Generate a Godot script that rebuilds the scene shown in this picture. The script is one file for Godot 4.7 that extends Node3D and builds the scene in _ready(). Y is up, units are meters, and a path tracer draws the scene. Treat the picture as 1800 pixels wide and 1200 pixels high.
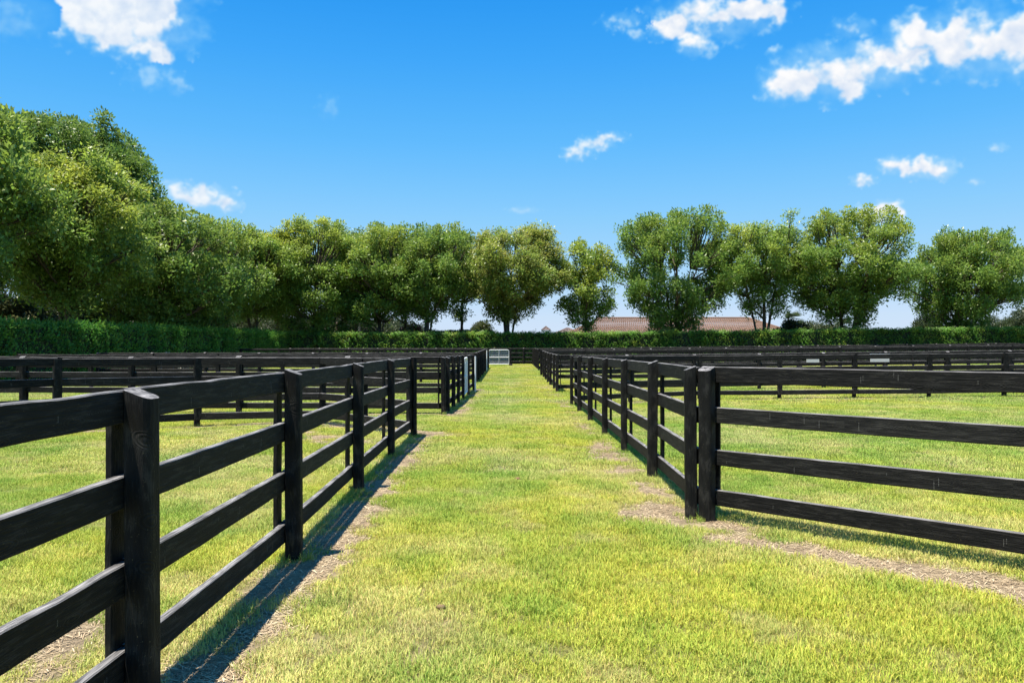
extends Node3D

# ---------------------------------------------------------------- mesh helper
class MB:
	var v := PackedVector3Array()
	var n := PackedVector3Array()
	var u := PackedVector2Array()
	var c := PackedColorArray()
	var ix := PackedInt32Array()

	func vert(p: Vector3, nn: Vector3, uv: Vector2, col: Color) -> int:
		v.append(p); n.append(nn); u.append(uv); c.append(col)
		return v.size() - 1

	func link(a: int, b: int, d: int, hint: Vector3) -> void:
		if (v[b] - v[a]).cross(v[d] - v[a]).dot(hint) > 0.0:
			ix.append(a); ix.append(d); ix.append(b)
		else:
			ix.append(a); ix.append(b); ix.append(d)

	func quad(a: Vector3, b: Vector3, d: Vector3, e: Vector3, hint: Vector3, col := Color.WHITE, ua := Vector2(0, 0), ub := Vector2(1, 0), ud := Vector2(1, 1), ue := Vector2(0, 1)) -> void:
		var nn := (b - a).cross(d - a)
		if nn.length_squared() < 1e-14:
			nn = (d - a).cross(e - a)
		nn = nn.normalized()
		if nn.dot(hint) < 0.0:
			nn = -nn
		var i0 := vert(a, nn, ua, col)
		var i1 := vert(b, nn, ub, col)
		var i2 := vert(d, nn, ud, col)
		var i3 := vert(e, nn, ue, col)
		link(i0, i1, i2, nn)
		link(i0, i2, i3, nn)

	func face(a: Vector3, b: Vector3, d: Vector3, hint: Vector3, col := Color.WHITE) -> void:
		var nn := (b - a).cross(d - a).normalized()
		if nn.dot(hint) < 0.0:
			nn = -nn
		var i0 := vert(a, nn, Vector2(0, 0), col)
		var i1 := vert(b, nn, Vector2(1, 0), col)
		var i2 := vert(d, nn, Vector2(0.5, 1), col)
		link(i0, i1, i2, nn)

	func box(lo: Vector3, hi: Vector3, col := Color.WHITE) -> void:
		var p := func(i: int) -> Vector3: return Vector3(hi.x if i & 1 else lo.x, hi.y if i & 2 else lo.y, hi.z if i & 4 else lo.z)
		quad(Vector3(lo.x, lo.y, lo.z), Vector3(lo.x, hi.y, lo.z), Vector3(lo.x, hi.y, hi.z), Vector3(lo.x, lo.y, hi.z), Vector3.LEFT, col)
		quad(Vector3(hi.x, lo.y, lo.z), Vector3(hi.x, hi.y, lo.z), Vector3(hi.x, hi.y, hi.z), Vector3(hi.x, lo.y, hi.z), Vector3.RIGHT, col)
		quad(Vector3(lo.x, lo.y, lo.z), Vector3(hi.x, lo.y, lo.z), Vector3(hi.x, lo.y, hi.z), Vector3(lo.x, lo.y, hi.z), Vector3.DOWN, col)
		quad(Vector3(lo.x, hi.y, lo.z), Vector3(hi.x, hi.y, lo.z), Vector3(hi.x, hi.y, hi.z), Vector3(lo.x, hi.y, hi.z), Vector3.UP, col)
		quad(Vector3(lo.x, lo.y, lo.z), Vector3(hi.x, lo.y, lo.z), Vector3(hi.x, hi.y, lo.z), Vector3(lo.x, hi.y, lo.z), Vector3.FORWARD, col)
		quad(Vector3(lo.x, lo.y, hi.z), Vector3(hi.x, lo.y, hi.z), Vector3(hi.x, hi.y, hi.z), Vector3(lo.x, hi.y, hi.z), Vector3.BACK, col)

	func tube(path: Array, rad: Array, sides: int, col := Color.WHITE) -> void:
		var first := v.size()
		var along := 0.0
		for j in path.size():
			var p: Vector3 = path[j]
			var d: Vector3 = (path[mini(j + 1, path.size() - 1)] - path[maxi(j - 1, 0)]).normalized()
			var a := d.cross(Vector3(0.31, 0.17, 0.93)).normalized()
			var b := d.cross(a)
			if j > 0:
				along += p.distance_to(path[j - 1])
			for k in sides + 1:
				var t := TAU * k / sides
				var o := a * cos(t) + b * sin(t)
				vert(p + o * float(rad[j]), o, Vector2(float(k) / sides, along), col)
		for j in path.size() - 1:
			for k in sides:
				var q := first + j * (sides + 1) + k
				link(q, q + 1, q + sides + 2, n[q])
				link(q, q + sides + 2, q + sides + 1, n[q])
		var cap := vert(path[-1], (path[-1] - path[-2]).normalized(), Vector2(0.5, along), col)
		for k in sides:
			var q := first + (path.size() - 1) * (sides + 1) + k
			link(q, q + 1, cap, n[cap])

	func mesh() -> ArrayMesh:
		var arr := []
		arr.resize(Mesh.ARRAY_MAX)
		arr[Mesh.ARRAY_VERTEX] = v
		arr[Mesh.ARRAY_NORMAL] = n
		arr[Mesh.ARRAY_TEX_UV] = u
		arr[Mesh.ARRAY_COLOR] = c
		arr[Mesh.ARRAY_INDEX] = ix
		var m := ArrayMesh.new()
		m.add_surface_from_arrays(Mesh.PRIMITIVE_TRIANGLES, arr)
		return m

# ---------------------------------------------------------------- naming helpers
var used := {}
var rng := RandomNumberGenerator.new()
var noise := FastNoiseLite.new()
var fine := FastNoiseLite.new()
const EXPOSURE := 2.25
const EYE := 1.55

func numbered(called: String) -> String:
	if not used.has(called):
		used[called] = 0
		return called
	used[called] += 1
	return "%s_%03d" % [called, used[called]]

func thing(called: String, label: String, category: String, at: Vector3, group := "") -> Node3D:
	var o := Node3D.new()
	o.name = numbered(called)
	add_child(o, true)
	o.position = at
	o.set_meta("label", label)
	o.set_meta("category", category)
	if group:
		o.set_meta("group", group)
	return o

func part(called: String, m: Mesh, mat: Material, parent: Node3D, at := Transform3D()) -> MeshInstance3D:
	var o := MeshInstance3D.new()
	o.name = called
	o.mesh = m
	o.material_override = mat
	o.transform = at
	parent.add_child(o, true)
	return o

func copies(called: String, m: Mesh, mat: Material, parent: Node3D, where: Array, tint: Array) -> MultiMeshInstance3D:
	var mm := MultiMesh.new()
	mm.transform_format = MultiMesh.TRANSFORM_3D
	mm.use_colors = true
	mm.mesh = m
	mm.instance_count = where.size()
	for i in where.size():
		var t: Transform3D = where[i]
		var k: Color = tint[i]
		mm.set_instance_transform(i, t)
		mm.set_instance_color(i, k)
	var o := MultiMeshInstance3D.new()
	o.name = called
	o.multimesh = mm
	o.material_override = mat
	parent.add_child(o, true)
	o.set_meta("kind", "stuff")
	return o

func lin(r: float, g: float, b: float) -> Color:
	return Color(r, g, b).linear_to_srgb()

func plain_mat(col: Color, rough := 0.8, metal := 0.0) -> StandardMaterial3D:
	var m := StandardMaterial3D.new()
	m.albedo_color = col.linear_to_srgb()
	m.roughness = rough
	m.metallic = metal
	return m

func tinted_mat(rough: float, back := 0.0) -> StandardMaterial3D:
	var m := StandardMaterial3D.new()
	m.vertex_color_use_as_albedo = true
	m.roughness = rough
	if back > 0.0:
		m.backlight_enabled = true
		m.backlight = Color(back, back, back).linear_to_srgb()
	return m

# ---------------------------------------------------------------- terrain
func ground_height(x: float, z: float) -> float:
	var d := -z
	var h := -0.15 * exp(-pow((d - 31.0) / 15.0, 2.0))
	h += minf(0.012 * maxf(x - 6.0, 0.0), 0.42) * smoothstep(12.0, 30.0, d)
	return h + 0.012 * noise.get_noise_2d(x * 6.0, z * 6.0)

func on_ground(x: float, z: float) -> Vector3:
	return Vector3(x, ground_height(x, z), z)

var strips := []   # [a, b, half width, weight] of trodden sandy earth along the fences

func seg_distance(p: Vector2, a: Vector2, b: Vector2) -> float:
	var ab := b - a
	var t := clampf((p - a).dot(ab) / ab.length_squared(), 0.0, 1.0)
	return p.distance_to(a + ab * t)

func soil(x: float, z: float) -> float:
	var p := Vector2(x, z)
	var best := 0.0
	for s in strips:
		if p.x < s[4].x or p.x > s[5].x or p.y < s[4].y or p.y > s[5].y:
			continue
		var d := seg_distance(p, s[0], s[1])
		best = maxf(best, s[3] * (1.0 - smoothstep(s[2] * 0.35, s[2], d)))
	if best <= 0.0:
		return 0.0
	var k := fine.get_noise_2d(x * 9.0, z * 9.0) * 0.55 + noise.get_noise_2d(x * 24.0, z * 24.0) * 0.5
	return smoothstep(0.35, 0.8, best + k * 0.75)

func strip(ax: float, az: float, bx: float, bz: float, w: float, weight: float) -> void:
	var a := Vector2(ax, az)
	var b := Vector2(bx, bz)
	strips.append([a, b, w, weight, a.min(b) - Vector2(w, w), a.max(b) + Vector2(w, w)])

func grass_tint(x: float, z: float) -> Color:
	var a := noise.get_noise_2d(x * 2.2 + 40.0, z * 1.4)
	var b := noise.get_noise_2d(x * 9.0 - 90.0, z * 9.0)
	var e := fine.get_noise_2d(x * 14.0, z * 14.0 + 70.0)
	var lane := exp(-pow((x - 1.0) / 0.55, 2.0)) * smoothstep(3.0, 9.0, -z) * 0.42
	lane += exp(-pow((x + 0.25) / 0.3, 2.0)) * -0.1
	var y := clampf(0.48 + 0.75 * a + 0.5 * b + 0.3 * e + lane, 0.0, 1.0)
	var green := Color(0.165, 0.236, 0.044)
	var yellow := Color(0.300, 0.304, 0.048)
	var k := green.lerp(yellow, y)
	var dry := clampf(0.12 + 0.16 * exp(-pow((x + 0.22) / 0.22, 2.0)) + 0.6 * noise.get_noise_2d(x * 5.0 + 300.0, z * 5.0) + 0.35 * e, 0.0, 0.6)
	return k.lerp(Color(0.40, 0.35, 0.190), dry)

# ---------------------------------------------------------------- sky
func sky_color(el: float) -> Color:
	var stops := [[-90.0, 118, 128, 96], [-4.0, 140, 150, 120], [-0.5, 200, 215, 225], [0.5, 212, 229, 250], [2.2, 204, 227, 251], [5.0, 176, 219, 252], [9.4, 140, 206, 254], [14.6, 98, 187, 254], [20.0, 66, 168, 250], [24.0, 48, 155, 244], [40.0, 40, 148, 240], [90.0, 36, 143, 238]]
	for i in stops.size() - 1:
		if el <= stops[i + 1][0]:
			var t: float = clampf((el - stops[i][0]) / (stops[i + 1][0] - stops[i][0]), 0.0, 1.0)
			return Color8(stops[i][1], stops[i][2], stops[i][3]).lerp(Color8(stops[i + 1][1], stops[i + 1][2], stops[i + 1][3]), t)
	return Color8(36, 143, 238)

func paint_cloud(im: Image, yaw: float, blobs: Array, strength: float, shift: float) -> void:
	# blobs lie on a tangent plane: [x, y, rx, ry] in thousandths of a radian from the azimuth yaw and the horizon
	var w := im.get_width()
	var h := im.get_height()
	var lo := Vector2(1e9, 1e9)
	var hi := Vector2(-1e9, -1e9)
	for b in blobs:
		lo = lo.min(Vector2(b[0] - b[2] * 1.7, b[1] - b[3] * 1.8))
		hi = hi.max(Vector2(b[0] + b[2] * 1.7, b[1] + b[3] * 1.8))
	lo /= 1000.0
	hi /= 1000.0
	var az0 := atan(lo.x) + yaw
	var az1 := atan(hi.x) + yaw
	var near := 1.0 + pow(minf(absf(lo.x), absf(hi.x)), 2.0)
	if lo.x * hi.x < 0.0:
		near = 1.0
	var far := 1.0 + pow(maxf(absf(lo.x), absf(hi.x)), 2.0)
	var el0 := maxf(atan(lo.y / sqrt(far)), 0.005)
	var el1 := atan(hi.y / sqrt(near))
	var x0 := floori(az0 / TAU * w)
	var x1 := ceili(az1 / TAU * w)
	var y0 := clampi(floori((0.5 - el1 / PI) * h), 0, h - 1)
	var y1 := clampi(ceili((0.5 - el0 / PI) * h), 0, h - 1)
	var mean_r := 0.0
	for b in blobs:
		mean_r += sqrt(b[2] * b[3]) / blobs.size()
	var f := clampf(30.0 / mean_r, 0.9, 3.6)
	for py in range(y0, y1 + 1):
		var el := (0.5 - (py + 0.5) / h) * PI
		var base := sky_color(rad_to_deg(el))
		for px in range(x0, x1 + 1):
			var az := (px + 0.5) / w * TAU - yaw
			var x := tan(az) * 1000.0
			var y := tan(el) / cos(az) * 1000.0
			var reach := -9.0
			for b in blobs:
				var ddx: float = (x - b[0]) / b[2]
				var ddy: float = (y - b[1]) / b[3]
				reach = maxf(reach, 1.0 - ddx * ddx - ddy * ddy)
			if reach < -2.2:
				continue
			var wx := cloud_noise.get_noise_2d(x * f + shift, y * f) * 1.05
			var wy := cloud_noise.get_noise_2d(x * f + shift + 4000.0, y * f * 1.2) * 1.05
			var k2 := cloud_noise.get_noise_2d(x * f * 2.6 + shift, y * f * 3.2 + 500.0)
			var e := 0.0
			var low := 0.0
			var best := -9.0
			for b in blobs:
				var dx: float = (x - b[0]) / b[2] + wx
				var dy: float = (y - b[1]) / b[3] + wy
				var q := 1.25 - dx * dx - dy * dy
				if q > best:
					best = q
					low = dy
				e += maxf(q, 0.0)
			e = minf(e, 1.6)
			var halo := 0.30 * smoothstep(-1.1, 1.1, reach + k2 * 1.0 + wx * 0.8)
			if e <= 0.0 and halo <= 0.003:
				continue
			var a := maxf(halo, minf(1.0, 1.12 * smoothstep(0.0, 1.65, e + k2 * 0.9 * (1.25 - 0.6 * e)))) * strength
			if a <= 0.003:
				continue
			var shade := clampf(0.62 + 0.42 * low + 0.75 * k2 + 0.3 * wx, 0.0, 1.0)
			var white := Color8(212, 226, 246).lerp(Color8(254, 254, 255), shade)
			im.set_pixel(posmod(px, w), py, base.lerp(white, minf(a, 1.0)))

var cloud_noise := FastNoiseLite.new()

func make_sky() -> PanoramaSkyMaterial:
	cloud_noise.seed = 7
	cloud_noise.frequency = 0.013
	cloud_noise.fractal_octaves = 5
	cloud_noise.fractal_gain = 0.55
	var w := 4096
	var h := 2048
	var im := Image.create_empty(w, h, false, Image.FORMAT_RGB8)
	for py in h:
		im.fill_rect(Rect2i(0, py, w, 1), sky_color((0.5 - (py + 0.5) / h) * 180.0))
	# pale aureole round the high sun, added out of view for neutral fill light
	var sun_at := Vector3(-0.22, 1.0, 0.15).normalized()
	for by in range(0, 480, 4):
		var el := (0.5 - (by + 2.0) / h) * PI
		var under := sky_color(rad_to_deg(el))
		for bx in range(0, w, 8):
			var az := (bx + 4.0) / w * TAU
			var d := Vector3(sin(az) * cos(el), sin(el), -cos(az) * cos(el))
			var k := 0.92 * exp(-rad_to_deg(d.angle_to(sun_at)) / 15.0) * smoothstep(480.0, 330.0, float(by))
			im.fill_rect(Rect2i(bx, by, 8, 4), under.lerp(Color8(250, 251, 253), k))
	paint_cloud(im, 0.0, [[-520, 425, 72, 40], [-472, 405, 60, 34], [-462, 372, 26, 16], [-492, 450, 80, 40]], 0.95, 0.0)
	paint_cloud(im, 0.0, [[-463, 345, 30, 14], [-428, 333, 12, 12]], 0.42, 90.0)
	paint_cloud(im, 0.0, [[-640, 425, 45, 26]], 0.28, 60.0)
	paint_cloud(im, 0.0, [[255, 425, 66, 30], [305, 432, 42, 26], [205, 408, 30, 15], [236, 388, 24, 15]], 1.0, 210.0)
	paint_cloud(im, 0.0, [[142, 415, 26, 11], [160, 400, 10, 8]], 0.6, 260.0)
	paint_cloud(im, 0.0, [[355, 336, 34, 22], [395, 352, 52, 32], [470, 362, 56, 28], [525, 388, 46, 34], [590, 392, 64, 42], [665, 385, 60, 36], [428, 330, 26, 14]], 1.0, 330.0)
	paint_cloud(im, 0.0, [[436, 408, 26, 12]], 0.62, 380.0)
	paint_cloud(im, 0.0, [[84, 247, 18, 9], [104, 258, 22, 9], [126, 267, 20, 6]], 0.85, 440.0)
	paint_cloud(im, 0.0, [[490, 231, 20, 10], [515, 229, 24, 12], [540, 229, 26, 13], [552, 222, 14, 9]], 1.0, 520.0)
	paint_cloud(im, 0.0, [[449, 212, 15, 7]], 0.95, 560.0)
	paint_cloud(im, 0.0, [[465, 166, 32, 13], [480, 176, 18, 10]], 1.0, 600.0)
	paint_cloud(im, 0.0, [[-425, 192, 30, 17], [-392, 190, 32, 14], [-365, 180, 16, 8]], 0.9, 660.0)
	paint_cloud(im, 0.0, [[622, 254, 12, 5]], 0.55, 700.0)
	paint_cloud(im, 0.0, [[593, 210, 8, 4]], 0.45, 740.0)
	paint_cloud(im, 0.0, [[-236, 305, 12, 14]], 0.2, 780.0)
	paint_cloud(im, 0.0, [[14, 174, 18, 4]], 0.3, 800.0)
	rng.seed = 41
	for s in range(1, 6):
		for k in 7:
			var cx := rng.randf_range(-480.0, 480.0)
			var cy := rng.randf_range(120.0, 620.0)
			var sz := rng.randf_range(22.0, 62.0)
			var blobs := []
			for j in 4:
				blobs.append([cx + rng.randf_range(-1.6, 1.6) * sz, cy + rng.randf_range(-0.4, 0.4) * sz, sz * rng.randf_range(0.7, 1.3), sz * rng.randf_range(0.35, 0.6)])
			paint_cloud(im, s * TAU / 6.0, blobs, rng.randf_range(0.7, 1.0), rng.randf_range(0.0, 900.0))
	var m := PanoramaSkyMaterial.new()
	m.panorama = ImageTexture.create_from_image(im)
	return m

# ---------------------------------------------------------------- wood of the fences
var rail_mats := []
var post_mats := []
var rail_meshes := []
var post_meshes := []
var batten_meshes := []

func wood_material(seed_: int, w: int, h: int, along_x: bool, streaks: int, specks: int, faded := 0.0) -> StandardMaterial3D:
	var g := FastNoiseLite.new()
	g.seed = seed_
	g.frequency = 0.03
	g.fractal_octaves = 3
	var r := RandomNumberGenerator.new()
	r.seed = seed_
	var knots := []
	for i in 7:
		knots.append([r.randf_range(0.05, 0.95), r.randf_range(0.05, 0.75), r.randf_range(0.02, 0.045)])
	var col := Image.create_empty(w, h, false, Image.FORMAT_RGB8)
	var hgt := Image.create_empty(w, h, false, Image.FORMAT_RGB8)
	for y in h:
		for x in w:
			var s: float = float(x) / w if along_x else float(y) / h     # along the grain
			var t: float = float(y) / h if along_x else float(x) / w     # across
			var bend := 0.0
			var ring := 0.0
			for k in knots:
				var ds: float = (s - k[0]) / k[2]
				var dt: float = (t - k[1]) / (k[2] * 4.0)
				if absf(ds) < 3.0:
					var q := exp(-ds * ds - dt * dt)
					bend += signf(dt) * 0.06 * exp(-ds * ds * 0.6) * exp(-absf(dt))
					ring = maxf(ring, q)
			var tt := t + bend
			var n1 := g.get_noise_2d(s * 160.0, tt * 900.0)
			var n2 := g.get_noise_2d(s * 420.0 + 90.0, tt * 4200.0)
			var n3 := g.get_noise_2d(s * 260.0, t * 160.0 + 700.0)
			var v := 0.5 + 0.5 * n1 + 0.55 * n2
			if ring > 0.45:
				v = 0.42 + 0.32 * sin(ring * 26.0)
			v = clampf(v, 0.0, 1.0)
			var base := 0.050 + 0.052 * v + 0.028 * n3 + faded * (0.75 + 0.5 * n3)
			var k := Color(base * 1.0, base * 1.0, base * 0.94)
			if n3 + 0.7 * n2 > 0.33:                                    # worn through to grey wood
				k = k.lerp(Color(0.25, 0.245, 0.23), 0.42)
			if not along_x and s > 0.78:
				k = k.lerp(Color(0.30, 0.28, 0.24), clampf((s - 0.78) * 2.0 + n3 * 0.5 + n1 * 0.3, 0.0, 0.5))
			if t > 0.82:  # top faces: weathered grey, with their sunlit brightness painted in
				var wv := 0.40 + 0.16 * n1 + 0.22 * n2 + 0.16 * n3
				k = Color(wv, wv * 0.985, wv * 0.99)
			col.set_pixel(x, y, k)
			hgt.set_pixel(x, y, Color(v, v, v))
	for i in streaks:                                                  # pale drips
		var sx := r.randi_range(8, w - 9)
		var a := r.randf_range(0.0, 0.5)
		var b := a + r.randf_range(0.1, 0.4)
		for y in range(int(a * h), int(minf(b, 0.79) * h)):
			if r.randf() < 0.82:
				var kk := r.randf_range(0.35, 0.62)
				col.set_pixel(sx, y, Color(kk, kk, kk * 0.96))
	for i in specks:                                                   # dry clippings stuck to the paint
		var sx2 := r.randi_range(2, int(w * (1.0 if along_x else 0.8)) - 6)
		var lowness := pow(r.randf(), 2.2)
		var sy := int((h * 0.78) * r.randf()) if along_x else int(h * (1.0 - 0.85 * lowness)) - 4
		sy = clampi(sy, 2, h - 8)
		var kk2 := r.randf_range(0.26, 0.5)
		var ln := r.randi_range(1, 4)
		for q in ln:
			var cx := clampi(sx2 + (q if r.randf() < 0.5 else 0), 0, w - 1)
			col.set_pixel(cx, clampi(sy + q, 0, h - 1), Color(kk2, kk2 * 0.92, kk2 * 0.66))
	var m := StandardMaterial3D.new()
	m.albedo_texture = ImageTexture.create_from_image(col)
	m.roughness = 0.72
	m.metallic_specular = 0.3
	m.heightmap_enabled = true
	m.heightmap_scale = 0.22
	m.heightmap_texture = ImageTexture.create_from_image(hgt)
	return m

const BAY := 2.44

func rail_mesh(seed_: int) -> ArrayMesh:
	var b := MB.new()
	var r := RandomNumberGenerator.new()
	r.seed = seed_
	var seg := 18
	var u0 := r.randf()
	var flip := -1.0 if r.randf() < 0.5 else 1.0
	var hh := 0.07
	var ht := 0.0225
	var ch := 0.005
	var prof := [Vector2(-ht, -hh + ch), Vector2(-ht, hh - ch), Vector2(-ht + ch, hh), Vector2(ht - ch, hh), Vector2(ht, hh - ch), Vector2(ht, -hh + ch), Vector2(ht - ch, -hh), Vector2(-ht + ch, -hh)]
	var top := []
	var bow := []
	var dip_at := r.randf_range(0.2, 0.8)
	var dip := r.randf_range(0.0, 0.008) if r.randf() < 0.4 else 0.0
	var bend := r.randf_range(-0.0025, 0.0025)
	for j in seg + 1:
		var s := float(j) / seg
		top.append([fine.get_noise_2d(s * 40.0, seed_ * 17.0) * 0.002 - dip * exp(-pow((s - dip_at) / 0.05, 2.0)), fine.get_noise_2d(s * 30.0, seed_ * 31.0 + 400.0) * 0.0035])
		bow.append([bend * (1.0 - pow(2.0 * s - 1.0, 2.0)) + fine.get_noise_2d(s * 22.0, seed_ * 7.0 + 90.0) * 0.001, bend * 0.8 * (1.0 - pow(2.0 * s - 1.0, 2.0))])
	for j in seg:
		for k in 8:
			var p: Array = []
			for q in [[j, k], [j + 1, k], [j + 1, (k + 1) % 8], [j, (k + 1) % 8]]:
				var pr: Vector2 = prof[q[1]]
				var y: float = pr.y + (top[q[0]][0] if pr.y > 0 else top[q[0]][1]) + bow[q[0]][1]
				p.append(Vector3((float(q[0]) / seg - 0.5) * BAY, y, pr.x + bow[q[0]][0]))
			var uva := (float(j) / seg) * flip + u0
			var uvb := (float(j + 1) / seg) * flip + u0
			var va := 0.02
			var vb := 0.78
			var hint := Vector3(0, 0, -1)
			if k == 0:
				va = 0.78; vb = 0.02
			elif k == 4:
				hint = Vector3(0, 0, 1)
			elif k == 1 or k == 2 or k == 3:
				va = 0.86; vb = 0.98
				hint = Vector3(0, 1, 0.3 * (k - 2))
			else:
				va = 0.3; vb = 0.5
				hint = Vector3(0, -1, 0.3 * (6 - k))
			b.quad(p[0], p[1], p[2], p[3], hint, Color.WHITE, Vector2(uva, va), Vector2(uvb, va), Vector2(uvb, vb), Vector2(uva, vb))
	for e in [0, seg]:
		var x := (float(e) / seg - 0.5) * BAY
		b.quad(Vector3(x, -hh, -ht), Vector3(x, hh, -ht), Vector3(x, hh, ht), Vector3(x, -hh, ht), Vector3(x, 0, 0), Color.WHITE, Vector2(0, 0.3), Vector2(0, 0.5), Vector2(0.02, 0.5), Vector2(0.02, 0.3))
	return b.mesh()

func upright_mesh(seed_: int, w: float, t: float, y0: float, y1: float, slope: float, round_: float, back_round := 1.0, shift := 0.0) -> ArrayMesh:
	# a post or batten: x along the fence, z towards the rails; the top is cut sloping down away from the rails
	var b := MB.new()
	var prof := []
	var cr := mini(4, 1 + int(round_ * back_round / 0.006))
	for q in 4:
		var sx: float = [1, -1, -1, 1][q]
		var sz: float = [1, 1, -1, -1][q]
		for k in cr + 1:
			var a := (q + float(k) / cr) * PI / 2.0
			var ro := round_ if sz > 0 else minf(round_ * back_round, t * 0.48)
			prof.append(Vector2(sx * (w / 2 - ro) + ro * cos(a), sz * (t / 2 - ro) + ro * sin(a) + shift))
	var np := prof.size()
	var seg := 7
	var per := 0.0
	var us := [0.0]
	for k in np:
		per += prof[k].distance_to(prof[(k + 1) % np])
		us.append(per)
	var at := func(j: int, k: int) -> Vector3:
		var pr: Vector2 = prof[k % np]
		var s := float(j) / seg
		var wob := Vector2(fine.get_noise_2d(s * 26.0, seed_ * 13.0), fine.get_noise_2d(s * 26.0, seed_ * 29.0 + 77.0)) * 0.0035
		var yy := lerpf(y0, y1 - slope * (0.5 - (pr.y - shift) / t), s)
		return Vector3(pr.x + wob.x, yy, pr.y + wob.y)
	for j in seg:
		for k in np:
			var a: Vector3 = at.call(j, k)
			var c2: Vector3 = at.call(j, k + 1)
			var d: Vector3 = at.call(j + 1, k + 1)
			var e: Vector3 = at.call(j + 1, k)
			var va := 1.0 - float(j) / seg
			var vb := 1.0 - float(j + 1) / seg
			var ua: float = us[k] / per * 0.8
			var ub: float = us[k + 1] / per * 0.8
			var hint := Vector3(a.x + c2.x, 0, a.z + c2.z)
			b.quad(a, c2, d, e, hint, Color.WHITE, Vector2(ua, va), Vector2(ub, va), Vector2(ub, vb), Vector2(ua, vb))
	for k in range(1, np - 1):
		var a2: Vector3 = at.call(seg, 0)
		var b2: Vector3 = at.call(seg, k)
		var c3: Vector3 = at.call(seg, k + 1)
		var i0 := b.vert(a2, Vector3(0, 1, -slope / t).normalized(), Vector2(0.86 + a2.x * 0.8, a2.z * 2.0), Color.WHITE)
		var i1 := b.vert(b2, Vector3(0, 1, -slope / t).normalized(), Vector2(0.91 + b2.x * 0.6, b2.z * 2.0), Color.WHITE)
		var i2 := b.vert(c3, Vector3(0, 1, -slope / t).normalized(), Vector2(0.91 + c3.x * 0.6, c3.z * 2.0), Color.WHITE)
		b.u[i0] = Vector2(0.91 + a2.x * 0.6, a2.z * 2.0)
		b.link(i0, i1, i2, Vector3.UP)
	return b.mesh()

func make_wood() -> void:
	for i in 3:
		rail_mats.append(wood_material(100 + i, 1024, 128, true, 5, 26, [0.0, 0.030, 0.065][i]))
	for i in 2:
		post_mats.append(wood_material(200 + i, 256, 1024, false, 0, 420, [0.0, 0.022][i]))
	for i in 9:
		rail_meshes.append(rail_mesh(10 + i))
	for i in 4:
		var dep := 0.086 + 0.008 * i
		post_meshes.append(upright_mesh(50 + i, 0.116 + 0.004 * i, dep, -0.12, 1.385, 0.030 + 0.004 * i, 0.012, 3.2, 0.07 - dep / 2))
	for i in 2:
		batten_meshes.append(upright_mesh(70 + i, 0.135, 0.028, 0.135, 1.365, 0.0, 0.003))

var feet := []

func fence(called: String, label: String, pts: Array, side: float, skip: Array = [], group := "") -> Node3D:
	var o := thing(called, label, "fence", on_ground(pts[0][0], pts[0][1]), group)
	var r := RandomNumberGenerator.new()
	r.seed = hash(label)
	var world := []
	for p in pts:
		world.append(on_ground(p[0], p[1]))
	for i in pts.size():
		var p: Vector3 = world[i]
		if p.z > -26.0:
			feet.append(p)
		var j := i if i < pts.size() - 1 and not skip.has(i) else i - 1
		j = clampi(j, 0, pts.size() - 2)
		var d: Vector3 = (world[j + 1] - world[j])
		d.y = 0
		d = d.normalized()
		var perp := Vector3(-d.z, 0, d.x) * side
		var xx := Vector3.UP.cross(perp)
		var lean := Basis(Vector3(0, 0, 1), r.randf_range(-0.008, 0.008)) * Basis(Vector3(1, 0, 0), r.randf_range(-0.008, 0.008))
		var bs := Basis(xx, Vector3.UP, perp) * Basis(Vector3.UP, r.randf_range(-0.04, 0.04)) * lean
		part("post", post_meshes[r.randi() % 4], post_mats[r.randi() % 2], o, Transform3D(bs, p - o.position + Vector3(0, r.randf_range(-0.012, 0.012), 0)))
		part("batten", batten_meshes[r.randi() % 2], post_mats[r.randi() % 2], o, Transform3D(Basis(xx, Vector3.UP, perp), p - o.position + perp * (0.070 + 0.045 + 0.006 + 0.014 + r.randf_range(0.0, 0.004))))
	for i in pts.size() - 1:
		if skip.has(i):
			continue
		var a: Vector3 = world[i]
		var c: Vector3 = world[i + 1]
		var d: Vector3 = c - a
		var flat := Vector3(d.x, 0, d.z).normalized()
		var perp := Vector3(-flat.z, 0, flat.x) * side
		for k in 4:
			var y := 1.30 - 0.366 * k
			var ya := r.randf_range(-0.007, 0.007)
			var yb := r.randf_range(-0.007, 0.007)
			var pa := a + Vector3(0, y + ya, 0)
			var pb := c + Vector3(0, y + yb, 0)
			var dir := (pb - pa).normalized()
			if Vector3.UP.cross(perp).dot(dir) < 0.0:
				dir = -dir
			var up := perp.cross(dir)
			var length := pa.distance_to(pb) - 0.005
			var mid := (pa + pb) / 2 + perp * (0.070 + 0.0225 + 0.003 + r.randf_range(0.0, 0.002))
			part("rail", rail_meshes[r.randi() % 9], rail_mats[r.randi() % 3], o, Transform3D(Basis(dir * (length / BAY), up, perp), mid - o.position))
	return o

# ---------------------------------------------------------------- foliage
var leaf_mat: StandardMaterial3D
var hedge_mat: StandardMaterial3D
var bark_mat: StandardMaterial3D
var clumps := []
var hedge_clumps := []

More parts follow.
